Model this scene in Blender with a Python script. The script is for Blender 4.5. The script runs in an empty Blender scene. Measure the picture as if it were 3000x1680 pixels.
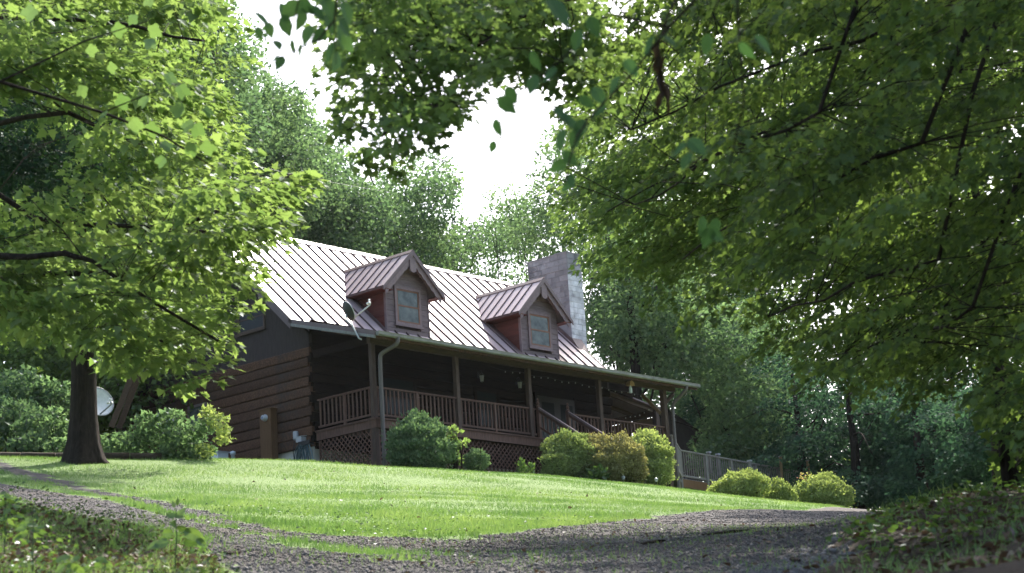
import bpy, math, random
import numpy as np
from mathutils import Vector, Matrix

S = bpy.context.scene
COL = S.collection
rng = np.random.default_rng(11)
random.seed(5)

# ------------------------------------------------------------------ camera
CAM = np.array([-41.403, -42.090, -10.794])
YAW, PITCH, ROLL, FPX = 0.8475, 0.2394, -0.0633, 6117.3
def cam_axes():
    cy, sy, cp, sp = math.cos(YAW), math.sin(YAW), math.cos(PITCH), math.sin(PITCH)
    f = np.array([sy*cp, cy*cp, sp]); r = np.array([cy, -sy, 0.0]); u = np.cross(r, f)
    c, s = math.cos(ROLL), math.sin(ROLL)
    return c*r+s*u, -s*r+c*u, f
CR, CU, CF = cam_axes()
def W(px, py, D):
    """surveyed point: where the sight line through photo pixel (px,py) reaches depth D metres"""
    return CAM + D*(CF + CR*((px-1500)/FPX) - CU*((py-840)/FPX))
cd = bpy.data.cameras.new('camera'); cam = bpy.data.objects.new('camera', cd); COL.objects.link(cam)
M = Matrix(((CR[0], CU[0], -CF[0], CAM[0]), (CR[1], CU[1], -CF[1], CAM[1]), (CR[2], CU[2], -CF[2], CAM[2]), (0, 0, 0, 1)))
cam.matrix_world = M
cd.sensor_width = 36; cd.lens = FPX/3000*36; cd.clip_start = 0.3; cd.clip_end = 6000
cd.dof.use_dof = True; cd.dof.focus_distance = 50; cd.dof.aperture_fstop = 4.5
S.camera = cam

# ------------------------------------------------------------------ light
SUN = np.array([0.60, 0.27, 0.75]); SUN /= np.linalg.norm(SUN)
SUN_EL = math.asin(SUN[2]); SUN_ROT = math.atan2(SUN[0], SUN[1])
w = bpy.data.worlds.new('World'); S.world = w; w.use_nodes = True
wn = w.node_tree; bg = wn.nodes['Background']
sky = wn.nodes.new('ShaderNodeTexSky'); sky.sky_type = 'NISHITA'; sky.sun_disc = False
sky.sun_elevation = SUN_EL; sky.sun_rotation = SUN_ROT; sky.air_density = 1.0; sky.dust_density = 4.0; sky.ozone_density = 1.0
wn.links.new(sky.outputs[0], bg.inputs[0]); bg.inputs[1].default_value = 0.15
sd = bpy.data.lights.new('sun', 'SUN'); sd.energy = 3.5; sd.angle = math.radians(0.53); sd.color = (1.0, 0.95, 0.86)
so = bpy.data.objects.new('sun', sd); COL.objects.link(so); so.location = (0, 0, 60)
so.rotation_euler = Vector(SUN).to_track_quat('Z', 'Y').to_euler()
S.view_settings.view_transform = 'Standard'; S.view_settings.look = 'None'
S.view_settings.exposure = 1.62; S.view_settings.gamma = 1.0; S.view_settings.use_curve_mapping = False
S.render.engine = 'CYCLES'
cy = S.cycles
cy.use_denoising = True; cy.filter_width = 1.5; cy.max_bounces = 8; cy.diffuse_bounces = 4; cy.glossy_bounces = 3; cy.transmission_bounces = 6
cy.transparent_max_bounces = 8; cy.sample_clamp_indirect = 6.0; cy.caustics_reflective = False; cy.caustics_refractive = False

# ------------------------------------------------------------------ materials
MATS = {}
def nodes_of(name):
    m = bpy.data.materials.new(name); m.use_nodes = True
    nt = m.node_tree; nt.nodes.clear()
    out = nt.nodes.new('ShaderNodeOutputMaterial')
    return m, nt, out
def ramp(nt, stops):
    r = nt.nodes.new('ShaderNodeValToRGB'); e = r.color_ramp.elements
    while len(e) < len(stops): e.new(0.5)
    for k, (p, c) in enumerate(stops):
        e[k].position = p; e[k].color = (*c, 1)
    return r
def mixc(nt, fac, a, b, mode='MIX'):
    n = nt.nodes.new('ShaderNodeMix'); n.data_type = 'RGBA'; n.blend_type = mode
    L = nt.links
    for sock, v in ((0, fac), (6, a), (7, b)):
        if hasattr(v, 'is_linked') or isinstance(v, bpy.types.NodeSocket): L.new(v, n.inputs[sock])
        elif sock == 0: n.inputs[0].default_value = v
        else: n.inputs[sock].default_value = (*v, 1)
    return n.outputs[2]
def noise(nt, scale, detail=4, rough=0.6, vec=None, dist=0.0):
    n = nt.nodes.new('ShaderNodeTexNoise'); n.inputs['Scale'].default_value = scale
    n.inputs['Detail'].default_value = detail; n.inputs['Roughness'].default_value = rough; n.inputs['Distortion'].default_value = dist
    if vec is not None: nt.links.new(vec, n.inputs['Vector'])
    return n
def mapped(nt, scale=(1, 1, 1), obj=True):
    t = nt.nodes.new('ShaderNodeTexCoord'); m = nt.nodes.new('ShaderNodeMapping'); m.inputs['Scale'].default_value = scale
    nt.links.new(t.outputs['Object' if obj else 'Generated'], m.inputs[0]); return m.outputs[0]
def bump(nt, h, strength, dist):
    b = nt.nodes.new('ShaderNodeBump'); b.inputs['Strength'].default_value = strength; b.inputs['Distance'].default_value = dist
    nt.links.new(h, b.inputs['Height']); return b.outputs[0]

def mat_surface(name, stops, scale=(1, 1, 1), nscale=6, rough=0.7, spec=0.3, bumpd=0.004, bstr=0.6, metallic=0.0, vary=0.25, detail=6, dirt=None):
    """general surface: stretched noise through a ramp, per-object brightness variation, fine relief"""
    m, nt, out = nodes_of(name); L = nt.links
    p = nt.nodes.new('ShaderNodeBsdfPrincipled'); L.new(p.outputs[0], out.inputs[0])
    v = mapped(nt, scale); n = noise(nt, nscale, detail, 0.65, v)
    r = ramp(nt, stops); L.new(n.outputs['Fac'], r.inputs[0]); c = r.outputs[0]
    oi = nt.nodes.new('ShaderNodeObjectInfo')
    mr = nt.nodes.new('ShaderNodeMapRange'); mr.inputs[3].default_value = 1-vary; mr.inputs[4].default_value = 1+vary
    L.new(oi.outputs['Random'], mr.inputs[0])
    hs = nt.nodes.new('ShaderNodeHueSaturation'); L.new(mr.outputs[0], hs.inputs['Value']); L.new(c, hs.inputs['Color']); c = hs.outputs[0]
    if dirt:
        n2 = noise(nt, dirt[0], 5, 0.7, mapped(nt)); r2 = ramp(nt, [(dirt[1], (0, 0, 0)), (dirt[2], (1, 1, 1))])
        L.new(n2.outputs['Fac'], r2.inputs[0]); c = mixc(nt, r2.outputs[0], c, dirt[3])
    L.new(c, p.inputs['Base Color'])
    p.inputs['Roughness'].default_value = rough; p.inputs['Specular IOR Level'].default_value = spec; p.inputs['Metallic'].default_value = metallic
    if bumpd: L.new(bump(nt, n.outputs['Fac'], bstr, bumpd), p.inputs['Normal'])
    MATS[name] = m; return m

def mat_leaf(name, dark, mid, light, trans=0.45, gloss=0.07, tcol=None):
    """leaf: face attribute 'tint' and object random choose the leaf's own colour; lets light through"""
    m, nt, out = nodes_of(name); L = nt.links
    at = nt.nodes.new('ShaderNodeAttribute'); at.attribute_name = 'tint'
    oi = nt.nodes.new('ShaderNodeObjectInfo')
    ad = nt.nodes.new('ShaderNodeMath'); ad.operation = 'MULTIPLY_ADD'; ad.inputs[1].default_value = 0.12
    L.new(oi.outputs['Random'], ad.inputs[0]); L.new(at.outputs['Fac'], ad.inputs[2])
    r = ramp(nt, [(0.0, dark), (0.5, mid), (1.0, light)]); L.new(ad.outputs[0], r.inputs[0])
    d = nt.nodes.new('ShaderNodeBsdfDiffuse'); t = nt.nodes.new('ShaderNodeBsdfTranslucent'); g = nt.nodes.new('ShaderNodeBsdfGlossy')
    g.inputs['Roughness'].default_value = 0.38; g.inputs['Color'].default_value = (0.9, 0.95, 1, 1)
    L.new(r.outputs[0], d.inputs[0])
    tc = mixc(nt, 1.0, r.outputs[0], tcol or (1.5, 1.35, 0.45), 'MULTIPLY'); L.new(tc, t.inputs[0])
    mx = nt.nodes.new('ShaderNodeMixShader'); mx.inputs[0].default_value = trans; L.new(d.outputs[0], mx.inputs[1]); L.new(t.outputs[0], mx.inputs[2])
    m2 = nt.nodes.new('ShaderNodeMixShader'); m2.inputs[0].default_value = gloss; L.new(mx.outputs[0], m2.inputs[1]); L.new(g.outputs[0], m2.inputs[2])
    L.new(m2.outputs[0], out.inputs[0]); MATS[name] = m; return m

def flat(name, c, rough=0.6, spec=0.4, metallic=0.0, vary=0.08):
    return mat_surface(name, [(0.3, tuple(x*0.85 for x in c)), (0.7, tuple(min(1, x*1.12) for x in c))], nscale=9, rough=rough, spec=spec, metallic=metallic, vary=vary, bumpd=0.0)

# ------------------------------------------------------------------ mesh helpers
class MB:
    def __init__(s): s.v = []; s.f = []
    def add(s, vs, fs):
        o = len(s.v); s.v += [tuple(map(float, p)) for p in vs]; s.f += [tuple(i+o for i in f) for f in fs]
    def box(s, x0, x1, y0, y1, z0, z1):
        s.add([(x0, y0, z0), (x1, y0, z0), (x1, y1, z0), (x0, y1, z0), (x0, y0, z1), (x1, y0, z1), (x1, y1, z1), (x0, y1, z1)],
              [(0, 3, 2, 1), (4, 5, 6, 7), (0, 1, 5, 4), (1, 2, 6, 5), (2, 3, 7, 6), (3, 0, 4, 7)])
    def bar(s, a, b, w, h, up=(0, 0, 1)):
        a = np.array(a, float); b = np.array(b, float); d = b-a; d /= np.linalg.norm(d)
        u = np.array(up, float); sd_ = np.cross(d, u)
        if np.linalg.norm(sd_) < 1e-4: sd_ = np.cross(d, (1, 0, 0))
        sd_ /= np.linalg.norm(sd_); u = np.cross(sd_, d)
        q = [(-w/2, -h/2), (w/2, -h/2), (w/2, h/2), (-w/2, h/2)]
        vs = [a+sd_*i+u*j for i, j in q]+[b+sd_*i+u*j for i, j in q]
        s.add(vs, [(0, 3, 2, 1), (4, 5, 6, 7), (0, 1, 5, 4), (1, 2, 6, 5), (2, 3, 7, 6), (3, 0, 4, 7)])
    def prism(s, poly, ext):
        """polygon (3D points) extruded by vector"""
        n = len(poly); e = np.array(ext, float); P_ = [np.array(p, float) for p in poly]
        s.add(P_+[p+e for p in P_], [tuple(range(n))[::-1], tuple(range(n, 2*n))]+[(i, (i+1) % n, n+(i+1) % n, n+i) for i in range(n)])
    def tube(s, pts, rad, n=8, cap=True, ridge=0.0):
        P_ = np.array(pts, float); k = len(P_)
        R_ = np.full(k, rad, float) if np.isscalar(rad) else np.array(rad, float)
        t = np.gradient(P_, axis=0); t /= np.linalg.norm(t, axis=1)[:, None]+1e-9
        ref = np.array([0, 0, 1.0]) if abs(t[0][2]) < 0.9 else np.array([1.0, 0, 0])
        vs = []
        for i in range(k):
            a = np.cross(t[i], ref); a /= np.linalg.norm(a)+1e-9; b = np.cross(t[i], a); ref = np.cross(a, t[i]) if False else ref
            for j in range(n):
                an = 2*math.pi*j/n; rr_ = R_[i]*(1+ridge*(1+2.2*max(0, R_[i]/R_[min(3, k-1)]-1))*(math.sin(3*an+1)+.7*math.sin(5*an+2.4)+.6*math.sin(11*an+i*.7)+.5*math.sin(17*an+i))) if ridge else R_[i]; vs.append(P_[i]+rr_*(a*math.cos(an)+b*math.sin(an)))
        fs = [(i*n+j, i*n+(j+1) % n, (i+1)*n+(j+1) % n, (i+1)*n+j) for i in range(k-1) for j in range(n)]
        if cap: fs += [tuple(range(n))[::-1], tuple((k-1)*n+j for j in range(n))]
        s.add(vs, fs)
    def lathe(s, c, prof, n=12):
        """profile [(r,z)] about vertical axis at c"""
        vs = []; k = len(prof)
        for r, z in prof:
            for j in range(n):
                a = 2*math.pi*j/n; vs.append((c[0]+r*math.cos(a), c[1]+r*math.sin(a), c[2]+z))
        s.add(vs, [(i*n+j, i*n+(j+1) % n, (i+1)*n+(j+1) % n, (i+1)*n+j) for i in range(k-1) for j in range(n)]+[tuple(range(n))[::-1], tuple((k-1)*n+j for j in range(n))])
    def mesh(s, name, mat, smooth=False):
        me = bpy.data.meshes.new(name); me.from_pydata(s.v, [], s.f); me.update()
        if mat: me.materials.append(MATS[mat] if isinstance(mat, str) else mat)
        if smooth: me.polygons.foreach_set('use_smooth', [True]*len(me.polygons))
        return me
    def build(s, name, mat, parent=None, smooth=False, kind=None, origin=None):
        return link(name, s.mesh(name, mat, smooth), parent, kind, origin)

def link(name, me, parent=None, kind=None, origin=None):
    o = bpy.data.objects.new(name, me); COL.objects.link(o)
    if parent is not None: o.parent = parent; o.matrix_parent_inverse = Matrix.Identity(4)
    if kind: o['kind'] = kind
    return o
def place(name, me, parent, loc=(0, 0, 0), rot=(0, 0, 0), sc=1.0):
    o = link(name, me, parent); o.location = loc; o.rotation_euler = rot
    o.scale = (sc, sc, sc) if np.isscalar(sc) else sc; return o
def tag(o, label, cat, group=None, kind=None):
    o['label'] = label; o['category'] = cat
    if group: o['group'] = group
    if kind: o['kind'] = kind
    return o
def thing(name, label, cat, group=None):
    """all parts are modelled in world coordinates, so the Empty stays at the origin of the lot"""
    e = bpy.data.objects.new(name, None); COL.objects.link(e); e.empty_display_size = 0.3
    return tag(e, label, cat, group)

def leaf_cloud(name, mat, parent, pos, tipdir, nrm, size, tmpl, tint, kind='stuff'):
    """N leaves as one mesh: template verts (x across, y along, z normal) placed by numpy"""
    N = len(pos)
    if N == 0: return None
    tv, tf = tmpl; tv = np.array(tv, float); tf = np.array(tf, int)
    y = tipdir/(np.linalg.norm(tipdir, axis=1)[:, None]+1e-9)
    x = np.cross(y, nrm); x /= np.linalg.norm(x, axis=1)[:, None]+1e-9
    z = np.cross(x, y)
    V = pos[:, None, :]+size[:, None, None]*(tv[None, :, 0, None]*x[:, None, :]+tv[None, :, 1, None]*y[:, None, :]+tv[None, :, 2, None]*z[:, None, :])
    k = len(tv); F = (tf[None]+(np.arange(N)*k)[:, None, None]).reshape(-1, 3)
    me = bpy.data.meshes.new(name); me.vertices.add(N*k); me.vertices.foreach_set('co', V.reshape(-1).astype(np.float32))
    me.loops.add(F.size); me.loops.foreach_set('vertex_index', F.reshape(-1).astype(np.int32))
    me.polygons.add(len(F)); me.polygons.foreach_set('loop_start', np.arange(0, F.size, 3, dtype=np.int32))
    me.polygons.foreach_set('loop_total', np.full(len(F), 3, np.int32))
    a = me.attributes.new('tint', 'FLOAT', 'FACE'); a.data.foreach_set('value', np.repeat(tint, len(tf)).astype(np.float32))
    me.update(calc_edges=True); me.materials.append(MATS[mat])
    return link(name, me, parent, kind)

def fan(outline, zfold=0.12):
    """leaf template: fan of triangles about a point near the stalk; folded a little along the midrib"""
    vs = [(0, 0.35, 0.0)]+[(x, y, abs(x)*zfold-0.10*max(0, y-0.4)) for x, y in outline]; n = len(outline)
    return vs, [(0, 1+i, 1+(i+1) % n) for i in range(n)]
MAPLE = fan([(0, 0), (.22, .02), (.42, -.02), (.33, .2), (.56, .42), (.30, .42), (.22, .62), (0, 1.0), (-.22, .62), (-.30, .42), (-.56, .42), (-.33, .2), (-.42, -.02), (-.22, .02)])
MAPLE7 = fan([(0, 0), (.40, .0), (.30, .22), (.52, .45), (.2, .5), (0, 1.0), (-.2, .5), (-.52, .45), (-.30, .22), (-.40, 0)])
OVATE = fan([(0, 0), (.2, .12), (.3, .32), (.26, .6), (.1, .85), (0, 1), (-.1, .85), (-.26, .6), (-.3, .32), (-.2, .12)], 0.2)
QUAD = ([(0, 0, 0), (.34, .5, .08), (0, 1, -.08), (-.34, .5, .08)], [(0, 1, 2), (0, 2, 3)])
STAR = ([(0, 0, 0), (.5, .25, .1), (.18, .55, 0), (0, 1, -.1), (-.18, .55, 0), (-.5, .25, .1)], [(0, 1, 2), (0, 2, 3), (0, 3, 4), (0, 4, 5)])
TEMPL = dict(maple=MAPLE, maple7=MAPLE7, ovate=OVATE, quad=QUAD, star=STAR)
def unit(v): return v/(np.linalg.norm(v, axis=-1, keepdims=True)+1e-9)

# ------------------------------------------------------------------ material palette
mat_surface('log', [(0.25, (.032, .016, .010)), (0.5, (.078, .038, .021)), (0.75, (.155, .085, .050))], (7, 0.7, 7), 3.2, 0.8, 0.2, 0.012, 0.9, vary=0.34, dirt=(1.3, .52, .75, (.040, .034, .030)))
mat_surface('log_shaded', [(0.25, (.006, .004, .003)), (0.5, (.014, .009, .006)), (0.75, (.026, .016, .011))], (0.7, 7, 7), 3.2, 0.9, 0.04, 0.010, 0.8, vary=0.22)  # log brown taken to near black, porch shade put into the colour
mat_surface('gable_board', [(0.3, (.036, .028, .026)), (0.7, (.060, .046, .042))], (3, 3, 0.6), 5, 0.85, 0.2, 0.003, vary=0.05)
mat_surface('porch_wood', [(0.25, (.045, .029, .022)), (0.55, (.082, .052, .039)), (0.8, (.125, .084, .064))], (9, 9, 1.2), 3, 0.75, 0.25, 0.004, vary=0.12)
mat_surface('rail_wood', [(0.25, (.062, .031, .022)), (0.55, (.112, .058, .041)), (0.8, (.16, .09, .066))], (9, 9, 1.2), 3, 0.7, 0.25, 0.003, vary=0.14)
mat_surface('beam_wood', [(0.25, (.040, .026, .017)), (0.55, (.075, .048, .030)), (0.8, (.13, .085, .052))], (1.2, 9, 9), 3, 0.75, 0.25, 0.004, vary=0.1)
mat_surface('tan_wood', [(0.25, (.14, .09, .045)), (0.55, (.22, .145, .075)), (0.8, (.30, .20, .11))], (2, 9, 9), 3, 0.75, 0.25, 0.004, vary=0.1)
mat_surface('box_wood', [(0.25, (.10, .052, .024)), (0.55, (.145, .078, .036)), (0.8, (.19, .105, .05))], (8, 8, 0.8), 3, 0.8, 0.2, 0.003, vary=0.08)
mat_surface('lattice_wood', [(0.3, (.075, .040, .030)), (0.7, (.15, .080, .058))], (2, 2, 2), 5, 0.8, 0.2, 0.002, vary=0.1)
mat_surface('red_siding', [(0.25, (.080, .022, .014)), (0.55, (.125, .034, .021)), (0.8, (.16, .048, .030))], (5, 0.8, 6), 4, 0.7, 0.3, 0.003, vary=0.15)
mat_surface('grey_siding', [(0.25, (.10, .070, .068)), (0.55, (.16, .12, .115)), (0.8, (.22, .17, .165))], (0.8, 5, 6), 4, 0.7, 0.3, 0.003, vary=0.15)
mat_surface('trim', [(0.3, (.15, .105, .100)), (0.7, (.22, .16, .155))], (3, 3, 3), 3, 0.6, 0.35, 0.002, vary=0.08)
mat_surface('sash_wood', [(0.25, (.13, .055, .026)), (0.6, (.21, .095, .045)), (0.8, (.28, .14, .075))], (4, 4, 1), 4, 0.6, 0.35, 0.002, vary=0.1)
mat_surface('roof_metal', [(0.3, (.36, .275, .27)), (0.7, (.45, .35, .345))], (0.6, 2, 0.5), 1.6, 0.42, 0.66, 0.0012, 0.5, vary=0.05, metallic=0.0, dirt=(0.5, .50, .8, (.42, .34, .33)))
mat_surface('roof_seam', [(0.3, (.085, .058, .054)), (0.7, (.12, .085, .08))], nscale=4, rough=0.85, spec=0.05, bumpd=0, vary=0.05)
mat_surface('roof_trim', [(0.3, (.095, .060, .055)), (0.7, (.14, .09, .083))], nscale=3, rough=0.5, spec=0.5, bumpd=0.0, vary=0.05)
mat_surface('gutter', [(0.3, (.15, .145, .125)), (0.7, (.24, .235, .21))], (1, 6, 6), 3, 0.5, 0.4, 0.0, vary=0.05, dirt=(2.2, .5, .8, (.08, .07, .055)))
mat_surface('downspout', [(0.3, (.10, .083, .074)), (0.7, (.135, .112, .10))], (3, 3, 1), 3, 0.5, 0.4, 0.0, vary=0.04)
mat_surface('block', [(0.28, (.15, .145, .15)), (0.5, (.26, .25, .255)), (0.72, (.46, .45, .45))], (1, 1, 1), 2.2, 0.9, 0.2, 0.008, 0.9, vary=0.28, detail=9, dirt=(1.1, .5, .72, (.15, .14, .145)))
mat_surface('white_block', [(0.28, (.36, .35, .35)), (0.5, (.62, .61, .61)), (0.72, (.84, .83, .83))], (1, 1, 1), 2.6, 0.9, 0.2, 0.008, 0.9, vary=0.16, detail=9, dirt=(1.6, .52, .75, (.20, .19, .19)))
mat_surface('mortar', [(0.3, (.22, .205, .20)), (0.7, (.36, .34, .33))], nscale=6, rough=0.95, spec=0.1, bumpd=0.004, vary=0.0)
mat_surface('foundation', [(0.3, (.50, .49, .46)), (0.7, (.68, .66, .62))], nscale=3, rough=0.9, spec=0.2, bumpd=0.004, vary=0.06, dirt=(1.5, .5, .8, (.36, .31, .25)))
mat_surface('bark', [(0.3, (.012, .009, .007)), (0.5, (.028, .021, .017)), (0.75, (.055, .043, .036))], (5, 5, 0.8), 4, 0.95, 0.1, 0.03, 1.0, vary=0.15)
mat_surface('grey_bark', [(0.3, (.06, .055, .050)), (0.6, (.12, .11, .10)), (0.8, (.17, .16, .15))], (5, 5, 0.8), 4, 0.95, 0.1, 0.02, 0.8, vary=0.15)
mat_surface('edging_log', [(0.3, (.035, .028, .020)), (0.7, (.085, .066, .048))], (1, 6, 6), 4, 0.9, 0.1, 0.01, 0.8, vary=0.2)
mat_surface('deck_wood', [(0.3, (.14, .13, .122)), (0.7, (.24, .225, .21))], (6, 6, 1), 3, 0.8, 0.25, 0.003, vary=0.12)
flat('grey_metal', (.30, .31, .31), 0.4, 0.5); flat('white_paint', (.74, .74, .72), 0.45, 0.4); flat('dish_dark', (.045, .05, .045), 0.5, 0.3)
flat('pale_metal', (.52, .53, .50), 0.45, 0.5); flat('black_iron', (.015, .015, .016), 0.5, 0.4); flat('door_dark', (.02, .016, .014), 0.5, 0.4)
flat('hose', (.045, .085, .095), 0.45, 0.4, vary=0.3); flat('hose_pale', (.15, .22, .25), 0.45, 0.4); flat('cable', (.02, .02, .02), 0.6, 0.3)
flat('bulb', (.42, .41, .37), 0.25, 0.5); flat('blue_lens', (.12, .17, .26), 0.25, 0.6); flat('feeder_wood', (.40, .25, .12), 0.7, 0.3)
flat('plastic_white', (.62, .68, .72), 0.35, 0.5); flat('chair_dark', (.05, .05, .055), 0.5, 0.4); flat('orange_flower', (.35, .12, .06), 0.6, 0.2); flat('yellow_flower', (.75, .62, .10), 0.6, 0.2)
flat('shed_board', (.085, .072, .068), 0.85, 0.2); flat('shed_roof', (.05, .043, .042), 0.8, 0.2); flat('solar_grey', (.42, .43, .45), 0.35, 0.5)
def glass_mat():
    m, nt, out = nodes_of('pane'); L = nt.links
    p = nt.nodes.new('ShaderNodeBsdfPrincipled'); L.new(p.outputs[0], out.inputs[0])
    n = noise(nt, 3.5, 4, 0.6, mapped(nt)); r = ramp(nt, [(0.35, (.022, .034, .028)), (0.65, (.105, .13, .108))]); L.new(n.outputs['Fac'], r.inputs[0])  # green mottle in the base colour paints tree reflections on the glass
    L.new(r.outputs[0], p.inputs['Base Color']); p.inputs['Roughness'].default_value = 0.12; p.inputs['Specular IOR Level'].default_value = 0.35; MATS['pane'] = m
glass_mat()
m_, nt_, out_ = nodes_of('dark_pane'); p_ = nt_.nodes.new('ShaderNodeBsdfPrincipled'); nt_.links.new(p_.outputs[0], out_.inputs[0])
p_.inputs['Base Color'].default_value = (.015, .018, .018, 1); p_.inputs['Roughness'].default_value = 0.15; p_.inputs['Specular IOR Level'].default_value = .12; MATS['dark_pane'] = m_

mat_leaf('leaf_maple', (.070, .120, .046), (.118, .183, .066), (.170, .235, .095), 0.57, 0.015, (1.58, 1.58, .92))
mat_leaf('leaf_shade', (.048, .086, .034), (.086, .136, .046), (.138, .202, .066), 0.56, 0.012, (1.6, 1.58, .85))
mat_leaf('leaf_beech', (.030, .065, .026), (.050, .100, .036), (.085, .15, .055), 0.42, 0.012, (1.1, 1.25, .8))
mat_leaf('leaf_dead', (.020, .014, .010), (.040, .028, .019), (.07, .05, .034), 0.12, 0.01, (1.1, 1, .8))
mat_leaf('leaf_tulip', (.080, .145, .050), (.115, .19, .065), (.16, .24, .09), 0.5, 0.03, (1.2, 1.25, .75))
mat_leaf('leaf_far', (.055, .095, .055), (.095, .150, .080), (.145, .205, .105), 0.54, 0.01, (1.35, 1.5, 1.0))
mat_leaf('leaf_far_yellow', (.045, .082, .018), (.085, .135, .026), (.14, .20, .04), 0.45, 0.025, (1.4, 1.3, .5))
mat_leaf('leaf_hemlock', (.026, .056, .036), (.046, .086, .055), (.074, .120, .075), 0.46, 0.004, (1.15, 1.4, 1.0))
mat_leaf('leaf_hollow_shade', (.010, .026, .014), (.020, .044, .022), (.035, .065, .032), 0.25, 0.01, (1.1, 1.3, .8))  # near-black green that paints shade into the left maple's hollows
mat_leaf('leaf_hedge', (.12, .16, .065), (.21, .27, .105), (.32, .38, .16), 0.40, 0.01, (1.15, 1.2, .7))
mat_leaf('leaf_hedge_bronze', (.14, .13, .060), (.23, .225, .10), (.33, .33, .16), 0.38, 0.01, (1.15, 1.1, .7))
mat_leaf('leaf_goldtip', (.15, .20, .075), (.26, .32, .12), (.38, .43, .18), 0.42, 0.01, (1.15, 1.2, .7))
mat_leaf('leaf_cypress', (.060, .110, .055), (.11, .175, .088), (.18, .25, .13), 0.36, 0.01, (1.1, 1.2, .8))
mat_leaf('leaf_weed', (.045, .085, .025), (.080, .14, .038), (.13, .20, .06), 0.45, 0.03, (1.2, 1.25, .7))
mat_leaf('leaf_dry', (.045, .028, .018), (.095, .062, .040), (.18, .125, .085), 0.15, 0.03, (1.1, 1, .8))
mat_leaf('blade', (.095, .165, .060), (.160, .255, .085), (.28, .36, .14), 0.35, 0.01, (1.1, 1.2, .7))

# ------------------------------------------------------------------ terrain (one continuous sheet, split by what covers it)
CTRL_PX = [  # photo pixel and depth of points of the ground seen in the photograph
 (1000,1575,24),(1400,1577,24),(1600,1547,27),(1900,1516,34),(2330,1500,45),(1300,1460,40),(800,1450,42),(1700,1465,44),
 (0,1349,54),(300,1347,53),(600,1357,57),(50,1370,48),(450,1478,33),(760,1542,27),(0,1430,38),(330,1508,28),(620,1575,22),(720,1612,18.5),
 (0,1520,19),(250,1535,17.5),(480,1585,16),(0,1680,12.2),(330,1680,12.2),(620,1690,13),(1000,1680,14.5),(1500,1680,14.5),(2000,1680,14),(1000,1622,19),(1500,1622,19),
 (2000,1580,21),(2400,1540,28),(2550,1502,39),(2720,1497,44),(2700,1510,21),(3000,1442,18),(3000,1565,12.5),(2700,1605,13.5),(2600,1690,11.5),(3000,1690,10),
 (2160,1470,64),(2290,1495,66),(2430,1499,68),(3400,1380,20),(3400,1600,9),(-400,1480,20),(-400,1330,52)]
CTRL_W = [(0,-.3,-1.66),(3.5,-.3,-1.48),(7.2,-.3,-1.33),(10.5,-.3,-1.28),(13.7,-.3,-1.32),(0,4,-1.6),(0,9,-1.55),(0,13,-1.1),(14,10,-1.4),(7,14,-1.3),(16.5,.3,-1.45),(20,0,-1.8),(24,0,-2.2),
 (10,40,-3),(-20,35,-1),(35,15,-5),(60,-10,-9),(30,-30,-7.5),(22,-22,-6.4),(12,-20,-5.6),(-40,20,-1.5),(-60,-10,-6),(-8,4,-1.5),(-10,12,-.9),(45,45,-7)]
GP = np.array([W(*c) for c in CTRL_PX]+[np.array(c, float) for c in CTRL_W]
              + [CAM+np.array([dx*CR[0]+dd*.75, dx*CR[1]+dd*.66, -1.65+.2*dd]) for dx, dd in ((0, 0), (-3, 1), (3, 0), (0, 5), (-4, 5), (4, 5), (0, -25), (20, -20), (-20, -20))])
def tps_fit(P_):
    n = len(P_); d = np.linalg.norm(P_[:, None, :2]-P_[None, :, :2], axis=2)
    K = np.where(d > 0, d*d*np.log(d+1e-12), 0)+np.eye(n)*0.15
    A = np.zeros((n+3, n+3)); A[:n, :n] = K; A[:n, n] = 1; A[:n, n+1:] = P_[:, :2]; A[n, :n] = 1; A[n+1:, :n] = P_[:, :2].T
    return np.linalg.solve(A, np.r_[P_[:, 2], 0, 0, 0])
TPS = tps_fit(GP)
def ground(x, y):
    x = np.atleast_1d(np.asarray(x, float)); y = np.atleast_1d(np.asarray(y, float))
    cx, cy_ = -5.0, -8.0; dx, dy = x-cx, y-cy_; r = np.hypot(dx, dy); k = np.where(r > 62, 62/np.maximum(r, 1e-6), 1.0)
    qx, qy = cx+dx*k, cy_+dy*k
    d = np.hypot(qx[:, None]-GP[None, :, 0], qy[:, None]-GP[None, :, 1])
    z = np.where(d > 0, d*d*np.log(d+1e-12), 0)@TPS[:len(GP)]+TPS[len(GP)]+TPS[len(GP)+1]*qx+TPS[len(GP)+2]*qy
    far = np.clip((r-62)/300, 0, 1); return z*(1-far)+(-9.0)*far+0*far
def gz(x, y): return float(ground(x, y)[0])
def fnoise(x, y, s, seed=0):
    """cheap smooth noise from a few sines"""
    q = np.random.default_rng(seed); o = np.zeros_like(x)
    for k in range(7):
        a = q.uniform(0, 2*math.pi); f = s*q.uniform(.6, 2.2); o += np.sin((x*math.cos(a)+y*math.sin(a))*f+q.uniform(0, 6.3))
    return o/3.2
def seg_dist(x, y, line):
    best = np.full(x.shape, 1e9); par = np.zeros(x.shape)
    for (ax, ay), (bx, by) in zip(line[:-1], line[1:]):
        vx, vy = bx-ax, by-ay; t = np.clip(((x-ax)*vx+(y-ay)*vy)/(vx*vx+vy*vy), 0, 1)
        d = np.hypot(x-ax-t*vx, y-ay-t*vy); best = np.minimum(best, d)
    return best
def in_poly(x, y, poly):
    c = np.zeros(x.shape, bool); n = len(poly)
    for i in range(n):
        (x1, y1), (x2, y2) = poly[i], poly[(i+1) % n]
        hit = ((y1 > y) != (y2 > y)) & (x < (x2-x1)*(y-y1)/(y2-y1+1e-12)+x1); c ^= hit
    return c
XY = lambda L: [tuple(W(*q)[:2]) for q in L]
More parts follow.
